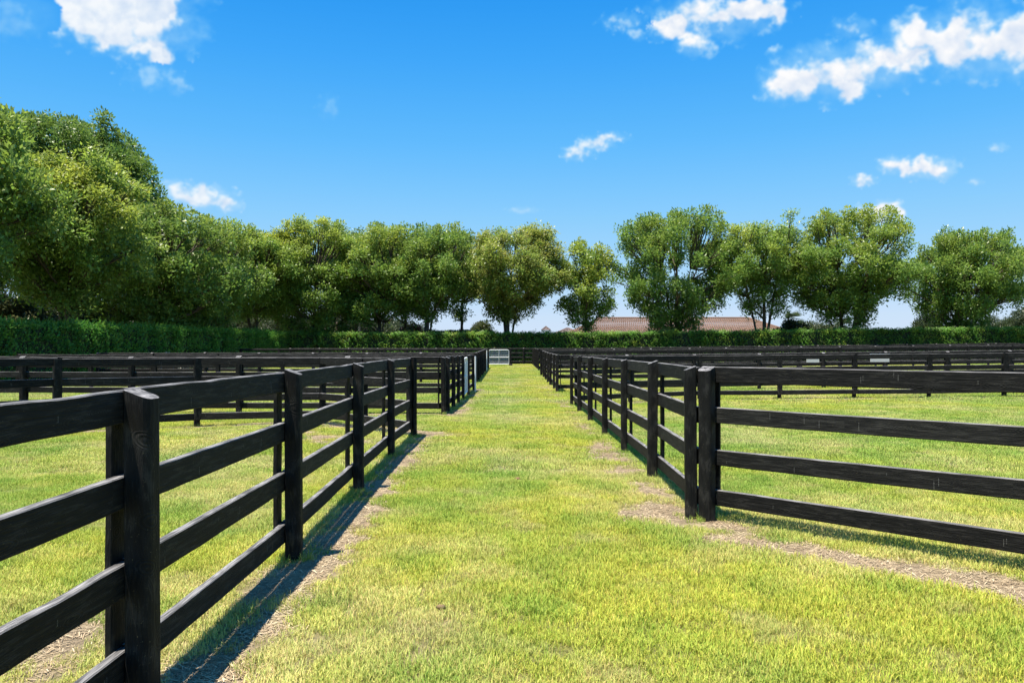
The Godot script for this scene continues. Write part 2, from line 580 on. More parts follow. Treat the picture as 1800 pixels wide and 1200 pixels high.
func leaf_clump(seed_: int, count: int, radius: float, length: float, width: float, droop: float, outward := Vector3.ZERO) -> ArrayMesh:
	var b := MB.new()
	var r := RandomNumberGenerator.new()
	r.seed = seed_
	for i in count:
		var dir := Vector3(r.randfn(), r.randfn(), r.randfn()).normalized()
		var p := dir * radius * pow(r.randf(), 0.45)
		p.y *= 0.85
		var axis := (dir * 0.9 + Vector3(r.randfn(), r.randfn(), r.randfn()) * 0.55 + Vector3(0, -droop, 0)).normalized()
		var up := (Vector3(r.randfn() * 0.6, 1.0, r.randfn() * 0.6) + dir * 0.5 + outward).normalized()
		var side := axis.cross(up).normalized()
		up = side.cross(axis).normalized()
		var l := length * r.randf_range(0.7, 1.25)
		var w := width * r.randf_range(0.75, 1.2)
		var tip := p + axis * l
		var mid := p + axis * l * 0.45 - up * l * 0.06
		var sh := r.randf_range(0.62, 1.0)
		var col := Color(sh, sh, sh * r.randf_range(0.75, 1.0))
		b.face(p, mid + side * w + up * w * 0.35, tip, up, col)
		b.face(p, mid - side * w + up * w * 0.35, tip, up, col)
	return b.mesh()

func bezier(a: Vector3, m: Vector3, c: Vector3, steps: int) -> Array:
	var out := []
	for i in steps + 1:
		var t := float(i) / steps
		out.append(a * (1 - t) * (1 - t) + m * 2 * t * (1 - t) + c * t * t)
	return out

# spec: height, crown base, radius, centre offset x of the crown, stems, yellowness, seed, density
func tree(called: String, label: String, x: float, z: float, s: Dictionary, group: String) -> Node3D:
	var o := thing(called, label, "tree", on_ground(x, z), group)
	var r := RandomNumberGenerator.new()
	r.seed = s.seed
	var height: float = s.h - 0.6
	var base: float = s.base + 0.5
	var rad: float = s.r * 1.28
	var off: float = s.get("off", 0.0)
	var yellow: float = s.get("yellow", 0.4)
	var dense: float = s.get("dense", 1.0)
	var dark: float = s.get("dark", 1.0)
	var bottom: float = s.get("bottom", 0.5)
	var ch := height - base
	var lobes := []
	var n_lobes := int(clampf(0.34 * rad * rad * ch / pow(s.get("lobe", 0.95), 2.4) * dense, 18.0, 130.0))
	var tries := 0
	while lobes.size() < n_lobes and tries < n_lobes * 12:
		tries += 1
		var t := r.randf_range(0.0, 1.0)
		var a := r.randf() * TAU
		var rt := rad * lerpf(bottom * 0.75, 1.0, smoothstep(0.0, 0.55, t)) * pow(1.0 - pow(maxf(t - 0.48, 0.0) / 0.62, 2.3), 0.6)
		rt *= 1.0 + 0.22 * noise.get_noise_2d(cos(a) * 60.0 + s.seed * 91.0, sin(a) * 60.0 + t * 50.0)
		var q := rt * pow(r.randf_range(0.05, 1.0), 0.42)
		var lr: float = s.get("lobe", 0.95) * r.randf_range(0.65, 1.25) * lerpf(1.1, 0.8, t)
		q = maxf(0.0, q - lr * 0.55)
		var p := Vector3(cos(a) * q + off * smoothstep(-0.2, 0.7, t), base + lr * 0.5 + t * (ch - lr), sin(a) * q)
		var ok := true
		for e in lobes:
			if p.distance_to(e[0]) < 0.66 * (lr + e[1]):
				ok = false
				break
		if ok and noise.get_noise_3d(p.x * 7.0 + s.seed * 40.0, p.y * 7.0, p.z * 7.0) < -0.15 * s.get("gap", 1.0):
			ok = false
		if ok:
			lobes.append([p, lr, t])
	for i in int(3.0 + rad * 1.1):               # boughs that stand out of the crown
		var a := r.randf() * TAU
		var t := r.randf_range(0.25, 1.0)
		var lr := 0.62 * r.randf_range(0.7, 1.15)
		var q := rad * lerpf(1.0, 0.55, smoothstep(0.5, 1.0, t)) * r.randf_range(0.6, 0.98)
		if t < 0.6:
			q = rad * r.randf_range(0.92, 1.1) * lerpf(bottom * 0.8, 1.0, smoothstep(0.1, 0.6, t))
		lobes.append([Vector3(cos(a) * q + off * smoothstep(-0.2, 0.7, t), base + t * ch + (r.randf_range(0.0, 0.75) if t > 0.75 else 0.0), sin(a) * q), lr, t])
	# trunk, stems and limbs in one continuous woody mesh
	var wood := MB.new()
	var stems: Array = s.get("stems", [[0.0, 0.0, 0.24]])
	var forks := []
	for st in stems:
		var reach: float = height * 0.72
		var foot := Vector3(st[2] * 0.8 * signf(st[0]) if stems.size() > 1 else 0.0, -0.15, 0)
		var tip := Vector3(st[0] * reach + off * 0.5, reach, st[1] * reach)
		var ctl := Vector3(st[0] * reach * 0.25, reach * 0.45, st[1] * reach * 0.2) + Vector3(r.randfn(), 0, r.randfn()) * 0.25
		var path := bezier(foot, ctl, tip, 9)
		var rr := []
		for i in 10:
			rr.append(lerpf(st[2], st[2] * 0.18, pow(i / 9.0, 0.8)) * (1.35 if i == 0 else 1.0))
		wood.tube(path, rr, 9)
		forks.append(path)
	for lb in lobes:
		var best: Vector3 = forks[0][2]
		var score := 1e9
		for path in forks:
			for i in range(2, 9):
				var f: Vector3 = path[i]
				var dl: Vector3 = lb[0] - f
				if dl.y < 0.25:
					continue
				var sc := dl.length() + 1.5 * maxf(0.0, 0.9 - dl.y / maxf(Vector2(dl.x, dl.z).length(), 0.2))
				if sc < score:
					score = sc
					best = f
		var ctl2: Vector3 = best.lerp(lb[0], 0.5) + Vector3(0, -0.12, 0) * best.distance_to(lb[0]) + Vector3(r.randfn(), r.randfn(), r.randfn()) * 0.2
		var pth := bezier(best, ctl2, lb[0], 5)
		var r0 := clampf(0.028 * best.distance_to(lb[0]), 0.035, 0.10)
		wood.tube(pth, [r0, r0 * 0.85, r0 * 0.7, r0 * 0.52, r0 * 0.38, r0 * 0.2], 5)
		for k in 3:
			var e2: Vector3 = lb[0] + Vector3(r.randfn(), absf(r.randfn()) * 0.7, r.randfn()).normalized() * lb[1] * 0.75
			wood.tube([pth[3], pth[3].lerp(e2, 0.55) + Vector3(0, 0.05, 0), e2], [r0 * 0.4, r0 * 0.28, 0.008], 4)
	part("trunk", wood.mesh(), bark_mat, o)
	var where := []
	var tint := []
	for lb in lobes:
		var lr2: float = lb[1]
		var nn := int(32.0 * lr2 * lr2 * s.get("fill", 1.0))
		var lt := r.randf()
		for k in nn:
			var d := Vector3(r.randfn(), r.randfn() + 0.25, r.randfn()).normalized()
			var q2: float = lr2 * (1.0 - 0.62 * pow(r.randf(), 1.6)) * r.randf_range(0.9, 1.12)
			var p2: Vector3 = lb[0] + Vector3(d.x * q2, d.y * q2 * 0.9, d.z * q2)
			var sc2 := r.randf_range(0.75, 1.25)
			var bs2 := Basis(Vector3.UP, r.randf() * TAU) * Basis(Vector3(1, 0, 0), r.randf_range(-0.35, 0.35))
			where.append(Transform3D(bs2.scaled(Vector3.ONE * sc2), p2))
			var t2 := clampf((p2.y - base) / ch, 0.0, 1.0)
			var growth_and_sun := clampf(yellow * (0.15 + 0.95 * smoothstep(0.25, 1.0, t2)) * (0.35 + 1.0 * lt) + r.randf_range(-0.15, 0.15) + 0.12 * maxf(d.y, 0.0), 0.0, 1.0)  # new growth, plus sunlit yellowing painted on crown and lobe tops
			var k2 := Color(0.165, 0.330, 0.062).lerp(Color(0.480, 0.535, 0.070), growth_and_sun)
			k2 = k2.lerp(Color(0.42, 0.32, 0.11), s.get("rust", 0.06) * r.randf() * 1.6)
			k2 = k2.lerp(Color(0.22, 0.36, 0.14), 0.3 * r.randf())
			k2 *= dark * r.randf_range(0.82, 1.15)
			k2.a = 1.0
			tint.append(k2)
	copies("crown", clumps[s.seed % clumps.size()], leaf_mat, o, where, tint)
	return o

func shrub(called: String, label: String, x: float, z: float, rx: float, h: float, col: Color, col2: Color, seed_: int, group := "", category := "shrub", up := 0.0) -> Node3D:
	var o := thing(called, label, category, on_ground(x, z), group)
	var r := RandomNumberGenerator.new()
	r.seed = seed_
	var wood := MB.new()
	var where := []
	var tint := []
	var nl := int(clampf(rx * h * 1.3, 6, 26))
	for i in nl:
		var a := r.randf() * TAU
		var q := rx * sqrt(r.randf()) * 0.8
		var t := r.randf()
		var p := Vector3(cos(a) * q, up + 0.25 * h + t * (h - up) * 0.6 * (1.0 - 0.5 * pow(q / rx, 2.0)), sin(a) * q)
		wood.tube(bezier(Vector3(cos(a) * 0.1, -0.1, sin(a) * 0.1), Vector3(p.x * 0.3, p.y * 0.6, p.z * 0.3), p, 4), [0.06, 0.05, 0.04, 0.025, 0.01], 5)
		var lr := minf(rx * 0.5, h * 0.3) * r.randf_range(0.7, 1.1)
		for k in int(clampf(60.0 * lr * lr, 14, 120)):
			var d := Vector3(r.randfn(), r.randfn() + 0.2, r.randfn()).normalized()
			where.append(Transform3D((Basis(Vector3.UP, r.randf() * TAU) * Basis(Vector3.RIGHT, r.randf_range(-0.4, 0.4))).scaled(Vector3.ONE * r.randf_range(0.7, 1.15)), p + d * lr * r.randf_range(0.5, 1.05)))
			var k2 := col.lerp(col2, clampf(r.randf() * 0.7 + 0.3 * d.y, 0.0, 1.0)) * r.randf_range(0.8, 1.15)
			k2.a = 1.0
			tint.append(k2)
	part("stem", wood.mesh(), bark_mat, o)
	copies("foliage", clumps[seed_ % clumps.size()], leaf_mat, o, where, tint)
	return o

func hedge(called: String, label: String, a: Vector2, c: Vector2, h: float, w: float, seed_: int, bright: float, toward: Vector2, base_col: Color, density: float) -> Node3D:
	var o := thing(called, label, "hedge", on_ground(a.x, a.y))
	var r := RandomNumberGenerator.new()
	r.seed = seed_
	var length := a.distance_to(c)
	var d2 := (c - a) / length
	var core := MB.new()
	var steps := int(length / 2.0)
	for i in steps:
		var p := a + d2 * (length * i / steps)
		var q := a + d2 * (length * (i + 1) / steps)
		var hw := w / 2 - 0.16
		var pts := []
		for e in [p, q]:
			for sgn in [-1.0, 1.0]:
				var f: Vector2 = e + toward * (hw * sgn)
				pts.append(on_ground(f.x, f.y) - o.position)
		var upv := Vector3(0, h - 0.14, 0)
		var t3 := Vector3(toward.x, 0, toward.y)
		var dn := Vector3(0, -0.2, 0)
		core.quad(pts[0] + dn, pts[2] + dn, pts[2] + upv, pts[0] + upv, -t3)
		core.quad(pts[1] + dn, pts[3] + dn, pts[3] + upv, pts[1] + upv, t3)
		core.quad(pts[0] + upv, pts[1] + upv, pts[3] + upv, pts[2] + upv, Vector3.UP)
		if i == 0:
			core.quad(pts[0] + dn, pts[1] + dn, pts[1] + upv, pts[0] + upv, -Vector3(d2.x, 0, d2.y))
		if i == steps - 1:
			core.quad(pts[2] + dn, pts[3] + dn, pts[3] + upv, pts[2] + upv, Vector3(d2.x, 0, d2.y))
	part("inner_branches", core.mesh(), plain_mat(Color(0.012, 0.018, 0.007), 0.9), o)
	var where := []
	var tint := []
	var total := int(length * (h + w + h * 0.35) * density)
	for i in total:
		var s := r.randf() * length
		var p2 := a + d2 * s
		var pick := r.randf() * (h * 1.35 + w)
		var y := 0.0
		var sd := 0.0
		var bump := 0.14 * noise.get_noise_2d(s * 14.0, seed_ * 50.0) + 0.08 * fine.get_noise_2d(s * 30.0, pick * 20.0)
		if pick < h:
			y = pick
			sd = w / 2 - 0.1 + bump * 1.8 + r.randf_range(-0.16, 0.10) - 0.10 * pow(absf(y / h - 0.5) * 2.0, 4.0)
		elif pick < h + w:
			y = h - 0.1 + bump + r.randf_range(-0.1, 0.08) + (0.22 * r.randf() if r.randf() < 0.10 else 0.0)
			sd = r.randf_range(-0.5, 0.5) * w
		else:
			y = (pick - h - w) / 0.35
			sd = -(w / 2 - 0.1 + r.randf_range(-0.1, 0.06))
		var f2 := p2 + toward * sd
		var g := on_ground(f2.x, f2.y) - o.position
		where.append(Transform3D((Basis(Vector3.UP, atan2(toward.x, toward.y) + r.randf_range(-0.8, 0.8)) * Basis(Vector3.RIGHT, r.randf_range(-0.4, 0.4))).scaled(Vector3.ONE * r.randf_range(0.7, 1.2)), g + Vector3(0, y, 0)))
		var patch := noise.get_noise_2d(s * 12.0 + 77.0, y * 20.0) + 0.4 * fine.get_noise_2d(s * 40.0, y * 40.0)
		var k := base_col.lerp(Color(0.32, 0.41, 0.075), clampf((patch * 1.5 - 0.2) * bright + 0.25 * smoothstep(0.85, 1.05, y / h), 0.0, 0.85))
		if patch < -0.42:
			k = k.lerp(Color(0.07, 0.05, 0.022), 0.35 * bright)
		k *= r.randf_range(0.75, 1.2)
		k.a = 1.0
		tint.append(k)
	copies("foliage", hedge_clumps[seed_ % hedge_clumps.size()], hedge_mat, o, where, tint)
	return o

# ---------------------------------------------------------------- grass
func tuft(seed_: int, count: int, radius: float, tall: float, width: float) -> ArrayMesh:
	var b := MB.new()
	var r := RandomNumberGenerator.new()
	r.seed = seed_
	for i in count:
		var a := r.randf() * TAU
		var q := radius * sqrt(r.randf())
		var p := Vector3(cos(a) * q, -0.004, sin(a) * q)
		var yaw := r.randf() * TAU
		var dir := Vector3(cos(yaw), 0, sin(yaw))
		var side := Vector3(-dir.z, 0, dir.x)
		var l := tall * r.randf_range(0.55, 1.25)
		var lean := r.randf_range(0.25, 1.25)
		var m := p + dir * l * 0.42 * sin(lean * 0.6) + Vector3(0, l * 0.55 * cos(lean * 0.6), 0)
		var tip := m + dir * l * 0.55 * sin(lean * 1.15) + Vector3(0, l * 0.5 * cos(minf(lean * 1.15, 1.5)), 0)
		var w := width * r.randf_range(0.7, 1.3) * 0.5
		var k := r.randf_range(0.72, 1.0)
		var col := Color(k, k, k * 0.9)
		var z := r.randf()
		if z < 0.14:
			col = Color(1.0, 0.82, 0.95)      # straw blades among the green
		elif z < 0.42:
			col = Color(k * 0.68, k * 0.86, k * 0.62)
		b.quad(p - side * w, p + side * w, m + side * w * 0.85, m - side * w * 0.85, Vector3.UP + dir * -0.2, col)
		b.face(m - side * w * 0.85, m + side * w * 0.85, tip, Vector3.UP, col)
	return b.mesh()

func sow(called: String, parent: Node3D, m: Mesh, mat: Material, z0: float, z1: float, step: float, seed_: int, scale0: float) -> void:
	var r := RandomNumberGenerator.new()
	r.seed = seed_
	var where := []
	var tint := []
	var z := z0
	while z > z1:
		var half := 1.2 + 0.70 * -z
		var x := maxf(-half, -20.0)
		var most := minf(half, 46.0)
		while x < most:
			var px := x + r.randf_range(-0.6, 0.6) * step
			var pz := z + r.randf_range(-0.6, 0.6) * step
			x += step
			var e := soil(px, pz) if pz > -34.0 else 0.0
			if r.randf() < e * 1.02:
				continue
			var lush := fine.get_noise_2d(px * 10.0 + 900.0, pz * 10.0)
			var sc := scale0 * r.randf_range(0.8, 1.15) * (1.0 + 0.3 * lush) * (1.0 - 0.35 * e)
			var bs := Basis(Vector3.UP, r.randf() * TAU).scaled(Vector3(sc, sc * r.randf_range(0.8, 1.15), sc))
			where.append(Transform3D(bs, on_ground(px, pz)))
			var k := grass_tint(px, pz)
			k = k.lerp(Color(0.27, 0.23, 0.10), e * 0.6) * r.randf_range(0.8, 1.15) * 1.9
			if lush > 0.22:
				k = k.lerp(Color(0.17, 0.33, 0.05), minf((lush - 0.22) * 1.6, 0.5))
			elif lush < -0.3:
				k = k.lerp(Color(0.56, 0.50, 0.25), minf((-0.3 - lush) * 1.6, 0.45))
			k.a = 1.0
			tint.append(k)
		z -= step
	copies(called, m, mat, parent, where, tint)

func ramp(stops: Array) -> PackedFloat32Array:
	var out := PackedFloat32Array()
	for s in stops:
		var x: float = s[0]
		while x < s[1] - 1e-4:
			out.append(x)
			x += s[2]
	out.append(stops[-1][1])
	return out

func make_ground() -> void:
	var xs := ramp([[-900.0, -100.0, 100.0], [-100.0, -30.0, 10.0], [-30.0, -8.0, 0.5], [-8.0, 8.0, 0.11], [8.0, 50.0, 0.5], [50.0, 110.0, 10.0], [110.0, 910.0, 100.0]])
	var zs := ramp([[-1500.0, -200.0, 100.0], [-200.0, -80.0, 10.0], [-80.0, -36.0, 0.6], [-36.0, -17.0, 0.25], [-17.0, 2.0, 0.11], [2.0, 12.0, 1.0], [12.0, 60.0, 8.0], [60.0, 660.0, 100.0]])
	var v := PackedVector3Array()
	var n := PackedVector3Array()
	var c := PackedColorArray()
	var ix := PackedInt32Array()
	for z in zs:
		for x in xs:
			var near := absf(x) < 60.0 and z > -80.0 and z < 4.0
			var y := ground_height(x, z) if near else (-0.02 + minf(0.012 * maxf(x - 6.0, 0.0), 0.42) * smoothstep(12.0, 30.0, -z))
			v.append(Vector3(x, y, z))
			n.append(Vector3.UP)
			var k := Color(0.15, 0.185, 0.04)
			if near:
				k = grass_tint(x, z)
				k = Color(k.r * 0.85, k.g * 0.75, k.b * 0.95)  # browner ground under the blades, darkened to paint in shade between them
				var e := soil(x, z) if z > -36.0 else 0.0
				var f := 1.0 + 0.5 * fine.get_noise_2d(x * 22.0, z * 22.0)
				k = k.lerp(Color(0.35 * f, 0.265 * f, 0.165 * f), e)
			c.append(k)
	var w := xs.size()
	for j in zs.size() - 1:
		for i in w - 1:
			var q := j * w + i
			ix.append(q); ix.append(q + 1); ix.append(q + w)
			ix.append(q + 1); ix.append(q + w + 1); ix.append(q + w)
	# zs runs from far to near, so seen from above the order below is clockwise
	var arr := []
	arr.resize(Mesh.ARRAY_MAX)
	arr[Mesh.ARRAY_VERTEX] = v
	arr[Mesh.ARRAY_NORMAL] = n
	arr[Mesh.ARRAY_COLOR] = c
	arr[Mesh.ARRAY_INDEX] = ix
	var m := ArrayMesh.new()
	m.add_surface_from_arrays(Mesh.PRIMITIVE_TRIANGLES, arr)
	var mat := tinted_mat(0.95)
	var im := Image.create_empty(512, 512, false, Image.FORMAT_RGB8)
	var g := FastNoiseLite.new()
	g.seed = 5
	g.frequency = 0.05
	g.fractal_octaves = 5
	g.fractal_gain = 0.7
	var sm := g.get_seamless_image(512, 512)
	for y in 512:
		for x in 512:
			var t := sm.get_pixel(x, y).r
			var k := 0.70 + 0.30 * t
			im.set_pixel(x, y, Color(k, k, k))
	mat.albedo_texture = ImageTexture.create_from_image(im)
	mat.uv1_triplanar = true
	mat.uv1_world_triplanar = true
	mat.uv1_scale = Vector3.ONE * 1.3
	mat.heightmap_enabled = true
	mat.heightmap_texture = ImageTexture.create_from_image(sm)
	mat.heightmap_scale = 2.5
	var o := MeshInstance3D.new()
	o.name = "ground"
	o.mesh = m
	o.material_override = mat
	add_child(o, true)
	o.set_meta("kind", "structure")
	o.set_meta("label", "flat mown grass ground with sandy bare strips along the fences")

func make_grass() -> void:
	var lawn := Node3D.new()
	lawn.name = "grass"
	add_child(lawn, true)
	lawn.set_meta("kind", "stuff")
	lawn.set_meta("label", "short sunlit yellow-green lawn grass covering the lane and the paddocks")
	lawn.set_meta("category", "grass")
	var mat := tinted_mat(0.6, 0.45)
	mat.metallic_specular = 0.3
	for i in 3:
		sow("grass_tufts", lawn, tuft(300 + i, 170, 0.13, 0.050, 0.0037), mat, -1.6, -9.5, 0.175, 11 + i, 1.0)
	for i in 2:
		sow("grass_tufts", lawn, tuft(310 + i, 170, 0.19, 0.048, 0.0055), mat, -9.4, -22.0, 0.24, 21 + i, 1.05)
	for i in 2:
		sow("grass_tufts", lawn, tuft(320 + i, 150, 0.34, 0.046, 0.010), mat, -21.8, -67.0, 0.5, 31 + i, 1.1)
	var r := RandomNumberGenerator.new()
	r.seed = 77
	var tall_at := []
	var tall_tint := []
	for f in feet:
		for k in 9:
			var a := r.randf() * TAU
			var p: Vector3 = f + Vector3(cos(a), 0, sin(a)) * r.randf_range(0.07, 0.17)
			var sc := r.randf_range(0.5, 1.0)
			tall_at.append(Transform3D(Basis(Vector3.UP, r.randf() * TAU).scaled(Vector3(sc * 0.8, sc * r.randf_range(0.7, 1.5), sc * 0.8)), on_ground(p.x, p.z)))
			var k3 := grass_tint(p.x, p.z).lerp(Color(0.14, 0.25, 0.04), r.randf() * 0.7) * 1.7
			k3.a = 1.0
			tall_tint.append(k3)
	copies("grass_tufts", tuft(331, 34, 0.07, 0.085, 0.004), mat, lawn, tall_at, tall_tint)
	# loose dry clippings on the bare strips
	var b := MB.new()
	for i in 40:
		var p := Vector3(r.randf_range(-0.12, 0.12), r.randf_range(0.003, 0.012), r.randf_range(-0.12, 0.12))
		var a := r.randf() * TAU
		var d := Vector3(cos(a), r.randf_range(-0.15, 0.25), sin(a)) * r.randf_range(0.012, 0.035)
		var s := Vector3(-d.z, 0, d.x).normalized() * r.randf_range(0.0012, 0.0028)
		var k := r.randf_range(0.5, 1.0)
		b.quad(p - d - s, p - d + s, p + d + s, p + d - s, Vector3.UP, Color(k, k, k))
	var where := []
	var tint := []
	for i in 26000:
		var x := r.randf_range(-5.5, 5.5)
		var z := r.randf_range(-24.0, -2.0)
		if r.randf() < soil(x, z):
			where.append(Transform3D(Basis(Vector3.UP, r.randf() * TAU), on_ground(x, z)))
			tint.append(Color(0.58, 0.47, 0.31).lerp(Color(0.34, 0.24, 0.14), r.randf()))
	var litter := Node3D.new()
	litter.name = "dry_clippings"
	add_child(litter, true)
	litter.set_meta("kind", "stuff")
	litter.set_meta("label", "loose dry tan grass clippings on the bare earth along the fences")
	litter.set_meta("category", "clippings")
	copies("clippings", b.mesh(), tinted_mat(0.9), litter, where, tint)

# ---------------------------------------------------------------- far buildings and small things
func tiled_slope(b: MB, a: Vector3, c: Vector3, ra: Vector3, rc: Vector3, pitch: float, course: float) -> void:
	# eave from a to c, ridge from ra to rc; barrel tiles run up the slope in stepped courses
	var upv := ((ra + rc) / 2 - (a + c) / 2)
	var hint := Vector3(0, 1, 0) + (a + c - ra - rc) * 0.05
	var along := (c - a).normalized()
	var nrm := along.cross(upv).normalized()
	if nrm.y < 0:
		nrm = -nrm
	var rows := maxi(2, int(upv.length() / course))
	for j in rows:
		var t0 := float(j) / rows
		var t1 := float(j + 1) / rows
		var l0 := a.lerp(ra, t0)
		var r0 := c.lerp(rc, t0)
		var l1 := a.lerp(ra, t1)
		var r1 := c.lerp(rc, t1)
		var n := maxi(4, int(l0.distance_to(r0) / pitch) * 4)
		for i in n:
			var s0 := float(i) / n
			var s1 := float(i + 1) / n
			var w0 := 0.055 * absf(sin(PI * i / 4.0))
			var w1 := 0.055 * absf(sin(PI * (i + 1) / 4.0))
			var k := 0.85 + 0.3 * fine.get_noise_2d(floorf(i / 4.0) * 37.0, j * 53.0)
			b.quad(l0.lerp(r0, s0) + nrm * (w0 + 0.045), l0.lerp(r0, s1) + nrm * (w1 + 0.045), l1.lerp(r1, s1) + nrm * w1, l1.lerp(r1, s0) + nrm * w0, nrm, Color(k, k, k * 0.95))

func hip_house(called: String, label: String, x0: float, x1: float, z0: float, z1: float, eave: float, ridge: float, hip: float, tile: Color, wall: Color, windows: bool) -> Node3D:
	var cx := (x0 + x1) / 2
	var cz := (z0 + z1) / 2
	var o := thing(called, label, "house", Vector3(cx, 0, cz))
	var hx := (x1 - x0) / 2
	var hz := (z0 - z1) / 2
	var w := MB.new()
	w.box(Vector3(-hx + 0.6, -0.2, -hz + 0.6), Vector3(hx - 0.6, eave - 0.05, hz - 0.6))
	var wl := part("wall", w.mesh(), plain_mat(wall, 0.85), o)
	var b := MB.new()
	var e := [Vector3(-hx, eave, hz), Vector3(hx, eave, hz), Vector3(hx, eave, -hz), Vector3(-hx, eave, -hz)]
	var rl := Vector3(-hx + hip, ridge, 0)
	var rr := Vector3(hx - hip, ridge, 0)
	tiled_slope(b, e[0], e[1], rl, rr, 0.3, 0.36)
	tiled_slope(b, e[2], e[3], rr, rl, 0.3, 0.36)
	tiled_slope(b, e[3], e[0], rl, rl, 0.3, 0.36)
	tiled_slope(b, e[1], e[2], rr, rr, 0.3, 0.36)
	var tm := tinted_mat(0.85)
	tm.albedo_color = tile.linear_to_srgb()
	var roof := part("roof", b.mesh(), tm, o)
	var cap := MB.new()
	cap.tube([rl + Vector3(0, 0.06, 0), rr + Vector3(0, 0.06, 0)], [0.13, 0.13], 8)
	for q in [[rl, e[0]], [rl, e[3]], [rr, e[1]], [rr, e[2]]]:
		cap.tube([q[0] + Vector3(0, 0.06, 0), q[1] + Vector3(0, 0.06, 0)], [0.12, 0.12], 6)
	part("ridge_cap", cap.mesh(), plain_mat(tile * 0.8, 0.85), roof)
	var fas := MB.new()
	fas.box(Vector3(-hx, eave - 0.22, -hz), Vector3(hx, eave - 0.02, hz))
	part("eave_board", fas.mesh(), plain_mat(Color(0.5, 0.46, 0.40), 0.7), o)
	if windows:
		var x := -hx + 2.2
		while x < hx - 3.0:
			var f := MB.new()
			f.box(Vector3(x, 0.9, hz - 0.62), Vector3(x + 1.5, 2.3, hz - 0.54))
			var fr := part("window", f.mesh(), plain_mat(Color(0.6, 0.58, 0.54), 0.6), o)
			var g := MB.new()
			g.box(Vector3(x + 0.1, 1.0, hz - 0.545), Vector3(x + 1.4, 2.2, hz - 0.53))
			part("pane", g.mesh(), plain_mat(Color(0.03, 0.04, 0.05), 0.1), fr)
			x += 4.2
	return o

func palm(label: String, x: float, z: float, h: float, seed_: int) -> void:
	var o := thing("palm_tree", label, "palm", on_ground(x, z), "palms beyond the right end of the hedge")
	var r := RandomNumberGenerator.new()
	r.seed = seed_
	var t := MB.new()
	var path := bezier(Vector3(0, -0.2, 0), Vector3(r.randf_range(-0.2, 0.2), h * 0.5, 0.1), Vector3(r.randf_range(-0.3, 0.3), h * 0.8, 0), 6)
	t.tube(path, [0.2, 0.16, 0.15, 0.15, 0.14, 0.14, 0.13], 8)
	part("trunk", t.mesh(), bark_mat, o)
	var f := MB.new()
	var top: Vector3 = path[-1]
	for i in 26:
		var a := r.randf() * TAU
		var el := r.randf_range(-0.5, 1.2)
		var d := Vector3(cos(a) * cos(el), sin(el), sin(a) * cos(el))
		var side := d.cross(Vector3.UP).normalized()
		var l := h * 0.26 * r.randf_range(0.8, 1.2)
		var kk := r.randf_range(0.75, 1.0)
		var col := Color(0.07, 0.10, 0.05) * kk
		col.a = 1.0
		f.face(top, top + d * l * 0.5 - side * 0.03, top + d * l * 0.5 + side * 0.03, Vector3.UP, col)
		for k in 11:                       # fingers of the fan
			var q := (k - 5) * 0.24
			var fd := (d * cos(q) + side * sin(q)).normalized()
			var p0 := top + d * l * 0.4
			var tip := p0 + fd * l * 0.75 + Vector3(0, -0.12 * l, 0)
			var ss := fd.cross(d.cross(side)).normalized() * 0.05 * l
			f.face(p0, p0.lerp(tip, 0.5) + ss, tip, Vector3.UP, col)
			f.face(p0, p0.lerp(tip, 0.5) - ss, tip, Vector3.UP, col)
	part("fronds", f.mesh(), leaf_mat, o)

func pine(label: String, x: float, z: float, h: float, rad: float, seed_: int) -> void:
	var o := thing("pine_tree", label, "tree", on_ground(x, z), "slender trunks between the trees")
	var r := RandomNumberGenerator.new()
	r.seed = seed_
	var t := MB.new()
	var path := bezier(Vector3(0, -0.2, 0), Vector3(r.randf_range(-0.15, 0.15), h * 0.5, 0), Vector3(r.randf_range(-0.3, 0.3), h * 0.9, 0), 8)
	t.tube(path, [rad * 1.2, rad, rad * 0.95, rad * 0.9, rad * 0.8, rad * 0.7, rad * 0.55, rad * 0.4, rad * 0.15], 8)
	var where := []
	var tint := []
	for i in 16:
		var y := h * r.randf_range(0.6, 0.95)
		var a := r.randf() * TAU
		var l := 1.5 * (1.15 - y / h) * 3.0
		var e := Vector3(cos(a) * l, y + 0.35, sin(a) * l)
		t.tube([Vector3(0, y, 0), Vector3(cos(a) * l * 0.6, y + 0.05, sin(a) * l * 0.6), e], [0.04, 0.03, 0.01], 4)
		for k in 12:
			where.append(Transform3D(Basis(Vector3.UP, r.randf() * TAU).scaled(Vector3.ONE * 0.9), e.lerp(Vector3(0, y, 0), r.randf() * 0.6) + Vector3(r.randfn(), r.randfn() * 0.5, r.randfn()) * 0.25))
			tint.append(Color(0.05, 0.08, 0.03))
	var bark := plain_mat(Color(0.27, 0.19, 0.15), 0.9)
	part("trunk", t.mesh(), bark, o)
	copies("crown", clumps[seed_ % clumps.size()], leaf_mat, o, where, tint)

func bar(b: MB, p: Vector3, q: Vector3, r: float) -> void:
	b.tube([p, q], [r, r], 8)

